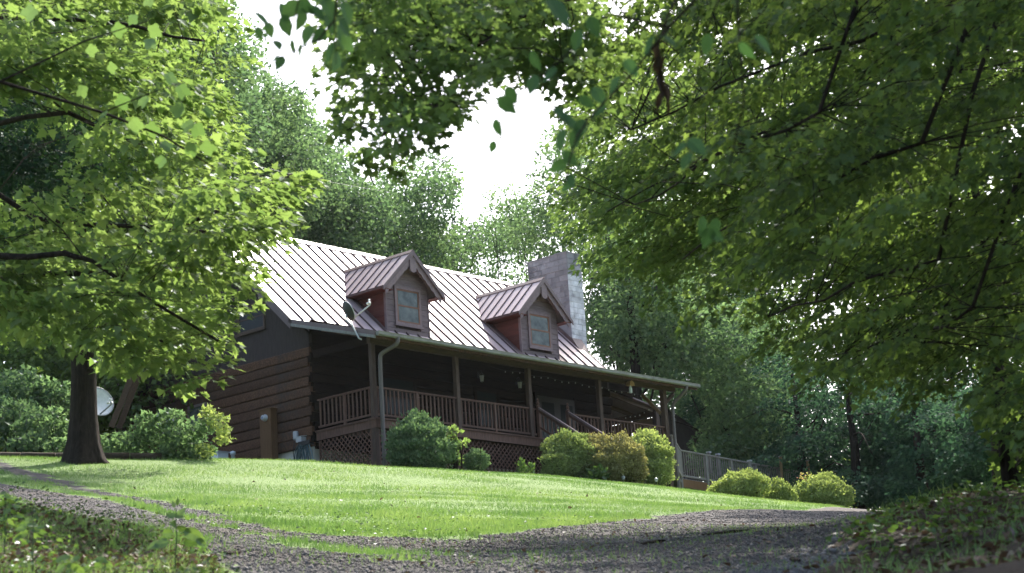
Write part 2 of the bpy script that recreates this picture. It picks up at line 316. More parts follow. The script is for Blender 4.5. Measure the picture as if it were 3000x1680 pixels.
DRIVE = XY([(640,1572,24),(1000,1576,24),(1400,1577,24),(1600,1547,27),(1900,1516,34),(2330,1500,45),(2500,1500,56),(2900,1490,52),(2700,1498,34),(2610,1545,20),(2470,1640,14),(2300,1760,10),(2150,2300,5.5),(1500,3400,3),(900,2300,5.5),(700,1740,13),(600,1650,16)])
TRACK1 = XY([(-300,1392,44),(0,1425,37.5),(170,1452,33),(330,1498,28),(520,1545,24),(760,1595,21)])
TRACK2 = XY([(-100,1356,52),(60,1372,47),(200,1399,42),(420,1455,35),(600,1520,29),(800,1560,25),(950,1590,22.5)])
BANK_L = XY([(-900,1480,30),(-300,1450,30),(0,1462,26),(170,1500,22),(400,1530,19.5),(560,1600,16.5),(640,1700,13.5),(760,1900,10),(800,2400,6),(-1500,2400,6)])
BANK_R = XY([(2700,1498,34),(2610,1545,20),(2470,1640,14),(2300,1760,10),(2000,2300,5.5),(4200,2300,5.5),(5200,1500,20),(4500,1450,40),(2900,1490,52)])
BED = XY([(-600,1350,54.5),(0,1349,54.5),(300,1348,53.5),(600,1356,57)])+[(0, 2.6), (0, 14), (-30, 30), (-60, 10)]
TUFT = XY([(860,1590,22.5),(1100,1625,18.5),(1250,1650,16.5)])
def cover(x, y):
    """0 lawn, 1 gravel, 2 left bank, 3 right bank, 4 woodland floor"""
    n = fnoise(x, y, 3.1, 3)*.16+fnoise(x, y, 9.0, 4)*.07
    c = np.zeros(x.shape, int)
    drv = in_poly(x+n, y+n, DRIVE); c[drv] = 1
    c[(seg_dist(x, y, TRACK1)+n < .85)] = 1; c[(seg_dist(x, y, TRACK2)+n*1.2 < .30)] = 1
    c[(seg_dist(x, y, TUFT)+n*1.5 < .20)] = 0
    c[in_poly(x+n, y+n, BANK_L)] = 2; c[in_poly(x+n*2, y+n*2, BANK_R)] = 3
    c[in_poly(x, y, BED)] = 4
    D = (x-CAM[0])*CF[0]+(y-CAM[1])*CF[1]
    c[(x > 15) & (y > 9)] = 4; c[(y > 13)] = 4; c[(x > 27) & (y > -14)] = 4; c[(np.hypot(x+5, y+8) > 60) & (c != 1)] = 4
    return c
def grad_axis(lo, hi, step, far=1500):
    a = list(np.arange(lo, hi+1e-6, step)); s = step; x = a[-1]
    while x < far: s *= 1.35; x += s; a.append(x)
    s = step; x = a[0]; b = []
    while x > -far: s *= 1.35; x -= s; b.append(x)
    return np.array(b[::-1]+a)
gxs = grad_axis(-44, 26, .27); gys = grad_axis(-44, 16, .27)
GX, GY = np.meshgrid(gxs, gys, indexing='xy')
gx, gy = GX.ravel(), GY.ravel(); zz = ground(gx, gy)
cov_v = cover(gx, gy)
zz = zz+np.where(cov_v == 2, fnoise(gx, gy, 1.8, 8)*.10, 0)+np.where(cov_v == 3, fnoise(gx, gy, 1.8, 9)*.08, 0)+np.where(cov_v == 1, fnoise(gx, gy, 4.0, 5)*.012, 0)+np.where(cov_v == 0, fnoise(gx, gy, .9, 6)*.014, 0)
nx, ny = len(gxs), len(gys)
ii, jj = np.meshgrid(np.arange(nx-1), np.arange(ny-1), indexing='xy'); a = (jj*nx+ii).ravel()
quads = np.stack([a, a+1, a+1+nx, a+nx], 1)
qc = cover(gx[quads].mean(1), gy[quads].mean(1))
ZG = zz.reshape(ny, nx)
def gsurf(x, y):
    """height of the built sheet (bilinear)"""
    x = np.asarray(x, float); y = np.asarray(y, float)
    i = np.clip(np.searchsorted(gxs, x)-1, 0, nx-2); j = np.clip(np.searchsorted(gys, y)-1, 0, ny-2)
    u = (x-gxs[i])/(gxs[i+1]-gxs[i]); v = (y-gys[j])/(gys[j+1]-gys[j])
    return (ZG[j, i]*(1-u)+ZG[j, i+1]*u)*(1-v)+(ZG[j+1, i]*(1-u)+ZG[j+1, i+1]*u)*v
def ground_mat(name, stops, nscale, patch, bd, nscale2=0.35):
    m, nt, out = nodes_of(name); L = nt.links
    p = nt.nodes.new('ShaderNodeBsdfPrincipled'); L.new(p.outputs[0], out.inputs[0]); v = mapped(nt)
    n = noise(nt, nscale, 8, 0.7, v); r = ramp(nt, stops); L.new(n.outputs['Fac'], r.inputs[0])
    n2 = noise(nt, nscale2, 5, 0.6, v); r2 = ramp(nt, [(.42, (0, 0, 0)), (.68, (1, 1, 1))]); L.new(n2.outputs['Fac'], r2.inputs[0])
    L.new(mixc(nt, r2.outputs[0], r.outputs[0], patch), p.inputs['Base Color'])
    p.inputs['Roughness'].default_value = 0.95; p.inputs['Specular IOR Level'].default_value = 0.15
    L.new(bump(nt, n.outputs['Fac'], 0.9, bd), p.inputs['Normal']); MATS[name] = m
ground_mat('lawn_soil', [(.3, (.095, .15, .05)), (.5, (.155, .225, .085)), (.72, (.25, .31, .14))], 14, (.13, .19, .065), .03)
ground_mat('gravel', [(.28, (.030, .028, .029)), (.5, (.075, .070, .071)), (.66, (.135, .127, .13)), (.8, (.22, .21, .21))], 38, (.085, .072, .066), .03, .5)
ground_mat('bank_soil', [(.3, (.030, .024, .014)), (.55, (.075, .056, .034)), (.75, (.13, .10, .06))], 9, (.045, .060, .018), .05, .9)
ground_mat('litter_soil', [(.3, (.022, .016, .011)), (.55, (.06, .042, .028)), (.75, (.12, .085, .06))], 9, (.035, .028, .02), .05, .9)
ground_mat('woods_soil', [(.3, (.025, .030, .012)), (.55, (.05, .055, .022)), (.75, (.085, .075, .04))], 3, (.04, .045, .018), .08)
for k, (nm, mt) in enumerate((('lawn', 'lawn_soil'), ('gravel_driveway', 'gravel'), ('weedy_bank', 'bank_soil'), ('leafy_bank', 'litter_soil'), ('woodland_floor', 'woods_soil'))):
    f = quads[qc == k]; used, inv = np.unique(f, return_inverse=True); f = inv.reshape(-1, 4)
    me = bpy.data.meshes.new(nm); me.vertices.add(len(used)); me.vertices.foreach_set('co', np.stack([gx[used], gy[used], zz[used]], 1).reshape(-1).astype(np.float32))
    me.loops.add(f.size); me.loops.foreach_set('vertex_index', f.reshape(-1).astype(np.int32)); me.polygons.add(len(f))
    me.polygons.foreach_set('loop_start', np.arange(0, f.size, 4, dtype=np.int32)); me.polygons.foreach_set('loop_total', np.full(len(f), 4, np.int32))
    me.polygons.foreach_set('use_smooth', np.ones(len(f), bool)); me.update(calc_edges=True); me.materials.append(MATS[mt])
    link(nm, me, None, 'structure')

# ------------------------------------------------------------------ the log cabin
HOUSE = thing('log_cabin', 'brown log cabin with railed front porch, two dormers and a pale standing seam metal roof', 'house')
HW, HD0, HD1 = 13.9, 2.62, 11.9          # wall length, front and back wall
EY, EZ, RY, RZ = 3.01, 3.47, 7.26, 7.50   # main eave and ridge
SL = (RZ-EZ)/(RY-EY)
def rz(y): return EZ+(y-EY)*SL if y <= RY else RZ-(y-RY)*SL
PEY, PEZ = -0.6, 2.36; PSL = (EZ-0.05-PEZ)/(EY-PEY)
def pz(y): return PEZ+(y-PEY)*PSL
def part(name, parent=HOUSE):
    e = bpy.data.objects.new(name, None); COL.objects.link(e); e.parent = parent; e.empty_display_size = .2; return e
def log_mesh(L_, h, t, seed, ends=(0, 0)):
    """hewn log along +x from 0..L_, height h (z), outer face at -t/2 (y); a little bowed and uneven"""
    q = np.random.default_rng(seed); k = 14; b = .022
    prof = [(-t/2+b, 0), (t/2, 0), (t/2, h), (-t/2+b, h), (-t/2, h-b*1.6), (-t/2-.006, h*.5), (-t/2, b*1.6)]
    mb = MB(); vs = []; n = len(prof)
    for i in range(k):
        x = L_*i/(k-1); dy, dz = q.normal(0, .006), q.normal(0, .004)
        for (py, pz_) in prof: vs.append((x, py+dy+q.normal(0, .003), pz_+(dz if 0 < pz_ < h else 0)))
    fs = [(i*n+j, i*n+(j+1) % n, (i+1)*n+(j+1) % n, (i+1)*n+j) for i in range(k-1) for j in range(n)]+[tuple(range(n))[::-1], tuple((k-1)*n+j for j in range(n))]
    mb.add(vs, fs); return mb
gw = part('gable_log_wall'); LH = .2985
for k in range(10):
    z = -.43+k*LH; over = .06 if k % 2 else -.02
    me = log_mesh(HD1-HD0+over, LH-.020, .2, 100+k).mesh('log', 'log')
    o = place('log', me, gw, (0, HD0-over, z+.008), (0, 0, math.pi/2)); o.scale = (1, -1, 1) if False else (1, 1, 1)
    # rotating by 90 degrees sends the profile's outer face (-y) to +x, so mirror it
    for v in me.vertices: v.co.y = -v.co.y
    me.flip_normals()
mb = MB(); mb.box(.02, .12, HD0+.05, HD1, -.42, 2.55); mb.build('chinking', 'mortar', gw).data.materials[0] = MATS['log']
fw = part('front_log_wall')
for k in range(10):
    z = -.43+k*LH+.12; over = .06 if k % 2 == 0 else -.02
    me = log_mesh(HW+2*over, LH-.020, .2, 200+k).mesh('log', 'log_shaded')
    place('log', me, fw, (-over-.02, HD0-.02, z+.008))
mb = MB(); mb.box(.1, HW, HD0+.02, HD0+.1, -.5, 3.4); mb.build('wall_core', 'log_shaded', fw)
rw = part('right_log_wall')
for k in range(10):
    me = log_mesh(HD1-HD0, LH-.02, .2, 300+k).mesh('log', 'log')
    place('log', me, rw, (HW, HD0, -.43+k*LH), (0, 0, math.pi/2))
mb = MB(); mb.box(.05, HW-.05, HD1-.2, HD1, -.5, 3.4); mb.build('rear_wall', 'log_shaded', HOUSE)
# foundation: pale blocks, lowest course runs into the ground
fd = part('foundation')
mb = MB(); mb.box(.03, HW-.05, HD0+.06, HD1-.05, -2.2, -.43); mb.build('footing', 'foundation', fd)
# upper gable wall with its window opening framed
mb = MB(); n_ = 12
poly = [(0.0, HD0+.02, 2.56)]+[(0.0, y, rz(y)-.16) for y in (HD0+.42, RY, HD1-.42)]+[(0.0, HD1-.02, 2.56)]
poly[1] = (0.0, HD0+.02, max(2.7, rz(HD0+.02)-.16)); mb.prism(poly, (.12, 0, 0)); mb.build('gable_wall', 'gable_board', HOUSE)
mb = MB(); mb.prism([(HW, p[1], p[2]) for p in poly], (.1, 0, 0)); mb.build('gable_wall', 'gable_board', HOUSE)
def window_x(y0, y1, z0, z1, x, parent, frame_mat, pane_mat, cross=True):
    """window in a wall facing -x"""
    wdw = MB(); t = .07
    for a, b, c, d in ((y0-t, y0, z0-t, z1+t), (y1, y1+t, z0-t, z1+t), (y0, y1, z1, z1+t), (y0, y1, z0-t, z0)): wdw.box(x-.05, x+.02, a, b, c, d)
    wo = wdw.build('window', frame_mat, parent)
    s = MB(); zm = (z0+z1)/2; s.box(x-.03, x-.012, y0, y1, zm-.02, zm+.02); s.build('meeting_rail', frame_mat, wo)
    g = MB(); g.box(x-.012, x-.004, y0, y1, z0, z1); g.build('pane', pane_mat, wo)
    sl = MB(); sl.box(x-.09, x-.05, y0-.12, y1+.12, z0-t-.05, z0-t+.01); sl.build('sill', frame_mat, wo)
    return wo
window_x(4.62, 5.75, 3.58, 4.30, 0, HOUSE, 'porch_wood', 'dark_pane')
window_x(7.35, 8.1, 1.0, 1.6, -.1, HOUSE, 'trim', 'pane')
# main roof: separate standing seam panels
roof = part('roof')
XA, XR = -.42, 14.42
npan = 29; pw = (XR-XA)/npan
def roof_panel(x0, x1, ya, yb, za, zb, parent, t=.03, rib=True, name='roof_panel'):
    mb = MB(); d = np.array([0, yb-ya, zb-za]); nrm = np.array([0, -(zb-za), yb-ya]); nrm = nrm/np.linalg.norm(nrm)
    a0, a1 = np.array([x0, ya, za]), np.array([x1, ya, za])
    mb.prism([a0, a1, a1+d, a0+d], -nrm*t)
    o = mb.build(name, 'roof_metal', parent)
    if rib:
        r_ = MB(); c = a0+nrm*.02; r_.prism([c-[.015, 0, 0], c+[.015, 0, 0], c+[.015, 0, 0]+d, c-[.015, 0, 0]+d], nrm*.024); r_.prism([a0-nrm*.002-[.02, 0, 0], a0-nrm*.002+[.02, 0, 0], a0+[.02, 0, 0]+d-nrm*.002, a0-[.02, 0, 0]+d-nrm*.002], nrm*.022)
        return o, r_
    return o, None
for i in range(npan):
    x0 = XA+i*pw; o, r_ = roof_panel(x0+.002, x0+pw-.002, EY-.05, RY, rz(EY-.05), RZ, roof)
    if i > 0: r_.build('seam', 'roof_seam', roof)
mb = MB(); mb.prism([(XA, RY, RZ-.03), (XA, HD1+.4, rz(HD1+.4)-.03), (XA, HD1+.4, rz(HD1+.4)-.08), (XA, RY, RZ-.08)], (XR-XA, 0, 0)); mb.build('rear_slope', 'roof_metal', roof)
mb = MB()
for s_ in (-1, 1): mb.prism([(XA-.02, RY, RZ+.045), (XA-.02, RY+s_*.17, RZ-.17*SL+.045), (XA-.02, RY+s_*.17, RZ-.17*SL+.02), (XA-.02, RY, RZ+.02)], (XR-XA+.04, 0, 0))
mb.build('ridge_cap', 'roof_metal', roof)
def rake(x, side):
    mb = MB(); t = .03
    for (ya, yb) in ((EY-.12, RY), (RY, HD1+.45)):
        za, zb = rz(ya), rz(yb)
        mb.prism([(x, ya, za+.03), (x, yb, zb+.03), (x, yb, zb-.13), (x, ya, za-.13)], (side*t, 0, 0))
    o = mb.build('rake_fascia', 'roof_trim', roof)
    mb = MB()
    for (ya, yb) in ((EY-.02, RY), (RY, HD1+.35)):
        za, zb = rz(ya), rz(yb)
        mb.prism([(x-side*.06, ya, za-.13), (x-side*.06, yb, zb-.13), (x-side*.06, yb, zb-.33), (x-side*.06, ya, za-.33)], (side*.05, 0, 0))
    mb.build('bargeboard', 'roof_trim', roof)
rake(XA, -1); rake(XR, 1)
mb = MB(); mb.prism([(XA+.05, EY, rz(EY)-.09), (XA+.05, RY, RZ-.09), (XA+.05, RY, RZ-.13), (XA+.05, EY, rz(EY)-.13)], (XR-XA-.1, 0, 0)); mb.build('roof_soffit', 'gable_board', roof)
# porch roof: low shed below the main eave
PX0, PX1 = -.42, 14.72
proof = part('porch_roof')
mb = MB(); mb.prism([(PX0, PEY, pz(PEY)), (PX0, EY+.1, pz(EY+.1)), (PX0, EY+.1, pz(EY+.1)-.09), (PX0, PEY, pz(PEY)-.09)], (PX1-PX0, 0, 0)); mb.build('roof_slab', 'roof_trim', proof)
mb = MB(); mb.prism([(PX0-.03, PEY, pz(PEY)+.01), (PX0-.03, EY, pz(EY)+.01), (PX0-.03, EY, pz(EY)-.12), (PX0-.03, PEY, pz(PEY)-.12)], (.028, 0, 0)); mb.build('rake_trim', 'roof_trim', proof)
mb = MB(); mb.prism([(PX0-.05, PEY, pz(PEY)-.12), (PX0-.05, EY-.1, pz(EY-.1)-.12), (PX0-.05, EY-.1, pz(EY-.1)-.21), (PX0-.05, PEY, pz(PEY)-.21)], (.06, 0, 0)); mb.build('rake_gutter', 'gutter', proof)
mb = MB()
for x in np.arange(.4, 14.5, .61): mb.prism([(x, PEY+.1, pz(PEY+.1)-.092), (x, HD0-.1, pz(HD0-.1)-.092), (x, HD0-.1, pz(HD0-.1)-.22), (x, PEY+.1, pz(PEY+.1)-.22)], (.045, 0, 0))
mb.build('rafters', 'log', proof)
# gutter along the front, with a rounded lip
g = MB(); gp = [(0, 0), (0, -.10), (-.03, -.125), (-.08, -.125), (-.115, -.09), (-.12, -.03), (-.13, 0), (-.118, .004), (-.106, -.03), (-.10, -.08), (-.075, -.108), (-.035, -.108), (-.014, -.09), (-.012, 0)]
GY0, GZ0 = PEY-.005, PEZ-.01
for xa, xb in ((PX0+.01, 6.2), (6.205, PX1-.004)): g.prism([(xa, GY0+a, GZ0+b) for a, b in gp], (xb-xa, 0, 0))
for x in (PX0, PX1-.003): g.prism([(x, GY0+a, GZ0+b) for a, b in [(0, 0), (0, -.10), (-.03, -.125), (-.08, -.125), (-.115, -.09), (-.13, 0)]], (.012, 0, 0))
g.build('gutter', 'gutter', HOUSE)
mb = MB(); mb.box(PX0+.02, PX1-.02, PEY+.002, PEY+.03, PEZ-.20, PEZ-.012); mb.build('eave_fascia', 'log', HOUSE)
def spout(pts, r=.045):
    mb = MB(); P_ = []
    for a, b in zip(pts[:-1], pts[1:]):
        for t in np.linspace(0, 1, 6)[:-1]: P_.append(np.array(a)*(1-t)+np.array(b)*t)
    P_.append(np.array(pts[-1])); P_ = np.array(P_)
    Q = P_.copy()
    for _ in range(2): Q[1:-1] = (Q[:-2]+2*Q[1:-1]+Q[2:])/4
    mb.tube(Q, r, 10); o = mb.build('downspout', 'downspout', HOUSE, True); return o
spout([(.42, PEY-.06, PEZ-.11), (.40, PEY-.05, PEZ-.30), (.17, -.16, PEZ-.52), (.15, -.15, PEZ-.8), (.15, -.15, -1.75)], .062)
spout([(14.05, PEY-.06, PEZ-.11), (14.03, PEY-.05, PEZ-.26), (13.90, -.12, PEZ-.66), (13.88, -.11, 1.2), (13.88, -.11, -1.6)], .055)
# porch: deck, beam, posts, railings, lattice, stairs
porch = part('porch')
mb = MB()
for k in range(19): mb.box(.02, 13.76, .02+k*.137, .02+k*.137+.131, -.045, -.003)
mb.build('deck_boards', 'log', porch)
def tri(name, mbx, mat, par): return mbx.build(name, mat, par)
mb = MB(); mb.box(-.01, 7.30, -.045, -.005, -.30, -.06); mb.box(8.62, 13.78, -.045, -.005, -.30, -.06); mb.box(-.012, .03, -.005, HD0-.15, -.30, -.06); mb.build('rim_beam', 'rail_wood', porch)
mb = MB(); mb.box(-.05, 7.32, -.085, .03, -.058, -.012); mb.box(8.6, 13.8, -.085, .03, -.058, -.012); mb.box(-.055, .03, .03, HD0-.15, -.058, -.012); mb.build('deck_nosing', 'rail_wood', porch)
PXS = (0.07, 3.57, 6.84, 10.28, 13.68)
for i, x in enumerate(PXS):
    b = MB(); hw = .075 if i < 4 else .09; z1 = pz(.0)-.36
    z0 = -.005 if i not in (0, 4) else -1.9
    c = [(-hw+.012, -hw), (hw-.012, -hw), (hw, -hw+.012), (hw, hw-.012), (hw-.012, hw), (-hw+.012, hw), (-hw, hw-.012), (-hw, -hw+.012)]
    b.prism([(x+p, .085+q, z0) for p, q in c], (0, 0, z1-z0)); b.build('porch_post', 'porch_wood', porch)
mb = MB(); mb.box(-.05, 14.3, .02, .15, pz(0)-.36, pz(0)-.12); mb.build('porch_beam', 'beam_wood', porch)
mb = MB(); mb.box(.0, .12, .16, HD0-.1, pz(0)-.33, pz(0)-.12); mb.build('side_beam', 'log_shaded', porch)
bal = MB(); bal.box(-.021, .021, -.018, .018, .12, .87); bal_me = bal.mesh('baluster', 'rail_wood')
def railing(a, b, n, parent, mids=1, name='railing'):
    a = np.array(a, float); b = np.array(b, float); r = part(name, parent)
    mb = MB(); mb.bar(a+[0, 0, .905], b+[0, 0, .905], .085, .045); mb.build('top_rail', 'rail_wood', r)
    mb = MB(); mb.bar(a+[0, 0, .105], b+[0, 0, .105], .05, .055); mb.build('bottom_rail', 'rail_wood', r)
    for k in range(mids):
        p = a+(b-a)*(k+1)/(mids+1); q = MB(); q.box(p[0]-.04, p[0]+.04, p[1]-.035, p[1]+.035, 0, .885); q.build('rail_post', 'rail_wood', r)
    ang = math.atan2(b[1]-a[1], b[0]-a[0])
    for k in range(n):
        t = (k+.5)/n; p = a+(b-a)*t
        if any(abs(t-(j+1)/(mids+1)) < .35/n for j in range(mids)): continue
        place('baluster', bal_me, r, tuple(p), (0, 0, ang))
railing((.15, .085, 0), (3.49, .085, 0), 20, porch)
railing((3.65, .085, 0), (6.76, .085, 0), 19, porch)
railing((6.92, .085, 0), (7.08, .085, 0), 1, porch, 0)
railing((8.66, .085, 0), (10.2, .085, 0), 9, porch, 0)
railing((10.36, .085, 0), (13.59, .085, 0), 19, porch)
railing((.06, .17, 0), (.06, HD0-.2, 0), 13, porch)
def lattice(ax, a0, a1, z0, z1, off, parent):
    """crossed strips clipped to a panel; ax 'x' (front) or 'y' (side)"""
    mb = MB(); w_, sp = .034, .125; H_ = z1-z0
    def P3(s, z, d): return (s, off+d, z) if ax == 'x' else (off+d, s, z)
    for sg, d in ((1, -.006), (-1, .006)):
        c = a0-H_-1
        while c < a1+H_+1:
            pts = []
            s0, zz0, s1, zz1 = (c, z0, c+H_, z1) if sg > 0 else (c, z1, c+H_, z0)
            t0, t1 = max(0, (a0-s0)/H_), min(1, (a1-s0)/H_)
            if t1-t0 > .03:
                q0 = (s0+t0*H_, zz0+(zz1-zz0)*t0); q1 = (s0+t1*H_, zz0+(zz1-zz0)*t1)
                mb.bar(P3(*q0, d), P3(*q1, d), w_, .009, up=(0, 1, 0) if ax == 'x' else (1, 0, 0)) if False else mb.add(
                    [P3(q0[0]-w_*.7, q0[1], d-.0045), P3(q0[0]+w_*.7, q0[1], d-.0045), P3(q1[0]+w_*.7, q1[1], d-.0045), P3(q1[0]-w_*.7, q1[1], d-.0045),
                     P3(q0[0]-w_*.7, q0[1], d+.0045), P3(q0[0]+w_*.7, q0[1], d+.0045), P3(q1[0]+w_*.7, q1[1], d+.0045), P3(q1[0]-w_*.7, q1[1], d+.0045)],
                    [(0, 3, 2, 1), (4, 5, 6, 7), (0, 1, 5, 4), (1, 2, 6, 5), (2, 3, 7, 6), (3, 0, 4, 7)])
            c += sp*1.414
    lp = part('lattice_panel', parent)
    mb.build('lattice_strips', 'lattice_wood', lp, kind='stuff')
    f = MB()
    for s in (a0, a1):
        q = [P3(s-.03, z0, -.02), P3(s+.03, z0, -.02), P3(s+.03, z0, .02), P3(s-.03, z0, .02)]; f.prism(q, (0, 0, H_))
    f.build('lattice_frame', 'rail_wood', lp)
lattice('x', .18, 3.5, -1.7, -.32, .06, porch); lattice('x', 3.62, 7.25, -1.6, -.32, .06, porch); lattice('y', .2, HD0-.25, -1.8, -.32, .03, porch); lattice('x', 8.7, 13.5, -1.6, -.32, .06, porch)
st = part('stairs', porch)
sx0, sx1 = 7.12, 8.58
for k in range(8):
    z = -.19*(k+1); y = -.05-.28*k; mb = MB(); mb.box(sx0+.06, sx1-.06, y-.29, y, z-.04, z); mb.build('tread', 'porch_wood', st)
for x in (sx0+.02, sx1-.02):
    mb = MB(); mb.prism([(x-.02, -.045, -.03), (x-.02, -.045, -.32), (x-.02, -2.25, -1.78), (x-.02, -2.35, -1.5)], (.04, 0, 0)); mb.build('stringer', 'rail_wood', st)
    mb = MB(); mb.bar((x, -.02, .93), (x, -2.2, -.55), .10, .055); mb.build('handrail', 'trim', st)
    mb = MB(); mb.bar((x, -.02, .86), (x, -2.2, -.62), .04, .12); mb.build('rail_board', 'rail_wood', st)
    mb = MB(); mb.bar((x, -.02, .32), (x, -2.2, -1.16), .045, .07); mb.build('lower_rail', 'rail_wood', st)
    for k in range(1, 13):
        y = -.02-k*.165; zt = .84-1.48*(k*.165/2.18); mb = MB(); mb.box(x-.018, x+.018, y-.018, y+.018, zt-.52, zt); mb.build('baluster', 'rail_wood', st)
    nw = MB(); nw.box(x-.05, x+.05, -.05, .05, -.25, .98); nw.lathe((x, 0, .98), [(.062, 0), (.062, .03), (.03, .045), (.05, .09), (.052, .12), (.03, .16), (.02, .18), (.034, .21), (.03, .24), (.004, .27)], 10); nw.build('newel_post', 'rail_wood', st)
    nw = MB(); nw.box(x-.045, x+.045, -2.28, -2.19, -2.0, -.5); nw.build('newel_post', 'rail_wood', st)
# side porch on the far end: beam, post, rafters
sp_ = part('side_porch')
mb = MB(); mb.box(16.6, 16.75, 2.7, 11, 2.02, 2.24); mb.build('side_porch_beam', 'porch_wood', sp_)
mb = MB(); mb.box(16.58, 16.77, 2.68, 2.87, -1.9, 2.02); mb.build('porch_post', 'porch_wood', sp_)
mb = MB(); mb.box(16.6, 16.75, 9.5, 9.65, -1.9, 2.02); mb.build('porch_post', 'porch_wood', sp_)
for k, y in enumerate(np.arange(2.85, 11, .95)):
    mb = MB(); mb.prism([(13.95, y, 2.72), (17.1, y, 2.22), (17.1, y, 2.09), (13.95, y, 2.59)], (0, .07, 0)); mb.build('rafter', 'beam_wood', sp_)
mb = MB(); mb.prism([(13.95, 2.72, 2.80), (17.2, 2.72, 2.28), (17.2, 2.72, 2.235), (13.95, 2.72, 2.735)], (0, 8.4, 0)); mb.build('roof_slab', 'roof_trim', sp_)
mb = MB(); mb.box(13.95, 16.7, 2.75, 11, -.12, 0); mb.build('side_floor', 'porch_wood', sp_)
mb = MB(); mb.prism([(13.93, 2.66, 2.70), (15.3, 2.66, 2.50), (15.3, 2.66, pz(2.66)-.12), (13.93, 2.66, pz(2.66)-.12)], (0, .05, 0)); mb.build('gable_infill', 'log_shaded', sp_)
mb = MB(); mb.box(16.64, 16.70, 2.9, 9.5, 1.58, 1.98); mb.build('lit_tan_board', 'tan_wood', sp_)  # tan paints light on the side porch beam into the wood colour
mb = MB(); mb.box(16.64, 16.70, 2.9, 9.5, .86, .95); mb.build('top_rail', 'tan_wood', sp_)
for y in np.arange(3.1, 9.4, .3):
    mb = MB(); mb.box(16.65, 16.69, y, y+.04, .05, .86); mb.build('baluster', 'rail_wood', sp_)
mb = MB(); mb.bar((13.62, .09, 1.62), (14.25, .085, 2.12), .09, .10); mb.build('knee_brace', 'beam_wood', HOUSE)
mb = MB(); mb.bar((13.55, .16, 1.4), (13.5, .85, 2.15), .07, .10); mb.build('knee_brace', 'tan_wood', HOUSE)
# doors and windows in the shade of the porch
def window_y(x0, x1, z0, z1, y, parent, fm, pm, name='window', sash='sash_wood', rail=True):
    t = .085; m1 = MB()
    for a, b, c, d in ((x0-t, x0, z0-t, z1+t), (x1, x1+t, z0-t, z1+t), (x0, x1, z1, z1+t), (x0, x1, z0-t, z0)): m1.box(a, b, y-.05, y+.02, c, d)
    wo = m1.build(name, fm, parent); zm = (z0+z1)/2
    if rail:
        for (za, zb, yo) in ((z0, zm+.025, -.018), (zm-.025, z1, 0.0)):
            s = MB(); q = .05
            for a, b, c, d in ((x0, x0+q, za, zb), (x1-q, x1, za, zb), (x0+q, x1-q, zb-q, zb), (x0+q, x1-q, za, za+q)): s.box(a, b, y-.032+yo, y-.008+yo, c, d)
            so_ = s.build('sash', sash, wo)
            g_ = MB(); g_.box(x0+q, x1-q, y-.022+yo, y-.016+yo, za+q, zb-q); g_.build('pane', pm, wo)
    else:
        g_ = MB(); g_.box(x0, x1, y-.03, y-.02, z0, z1); g_.build('pane', pm, wo)
    sl = MB(); sl.box(x0-t-.04, x1+t+.04, y-.085, y-.05, z0-t-.05, z0-t+.005); sl.build('sill', fm, wo)
    return wo
window_y(7.0, 8.0, .75, 1.95, HD0-.12, HOUSE, 'log_shaded', 'dark_pane', sash='log_shaded'); window_y(2.6, 4.2, .75, 1.95, HD0-.12, HOUSE, 'log_shaded', 'dark_pane', sash='log_shaded')
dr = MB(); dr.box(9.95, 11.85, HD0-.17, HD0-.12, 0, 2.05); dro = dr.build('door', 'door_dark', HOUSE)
for x in (10.05, 11.0):
    q = MB(); q.box(x+.1, x+.72, HD0-.178, HD0-.171, .3, 1.85); q.build('pane', 'dark_pane', dro)
q = MB(); q.lathe((10.88, HD0-.20, 1.0), [(.001, 0), (.03, .02), (.03, .05), (.001, .07)], 8); q.build('handle', 'pale_metal', dro)
for a in ((9.85, 9.95), (11.85, 11.95)):
    q = MB(); q.box(a[0], a[1], HD0-.18, HD0-.12, 0, 2.15); q.build('door_frame', 'log_shaded', HOUSE)
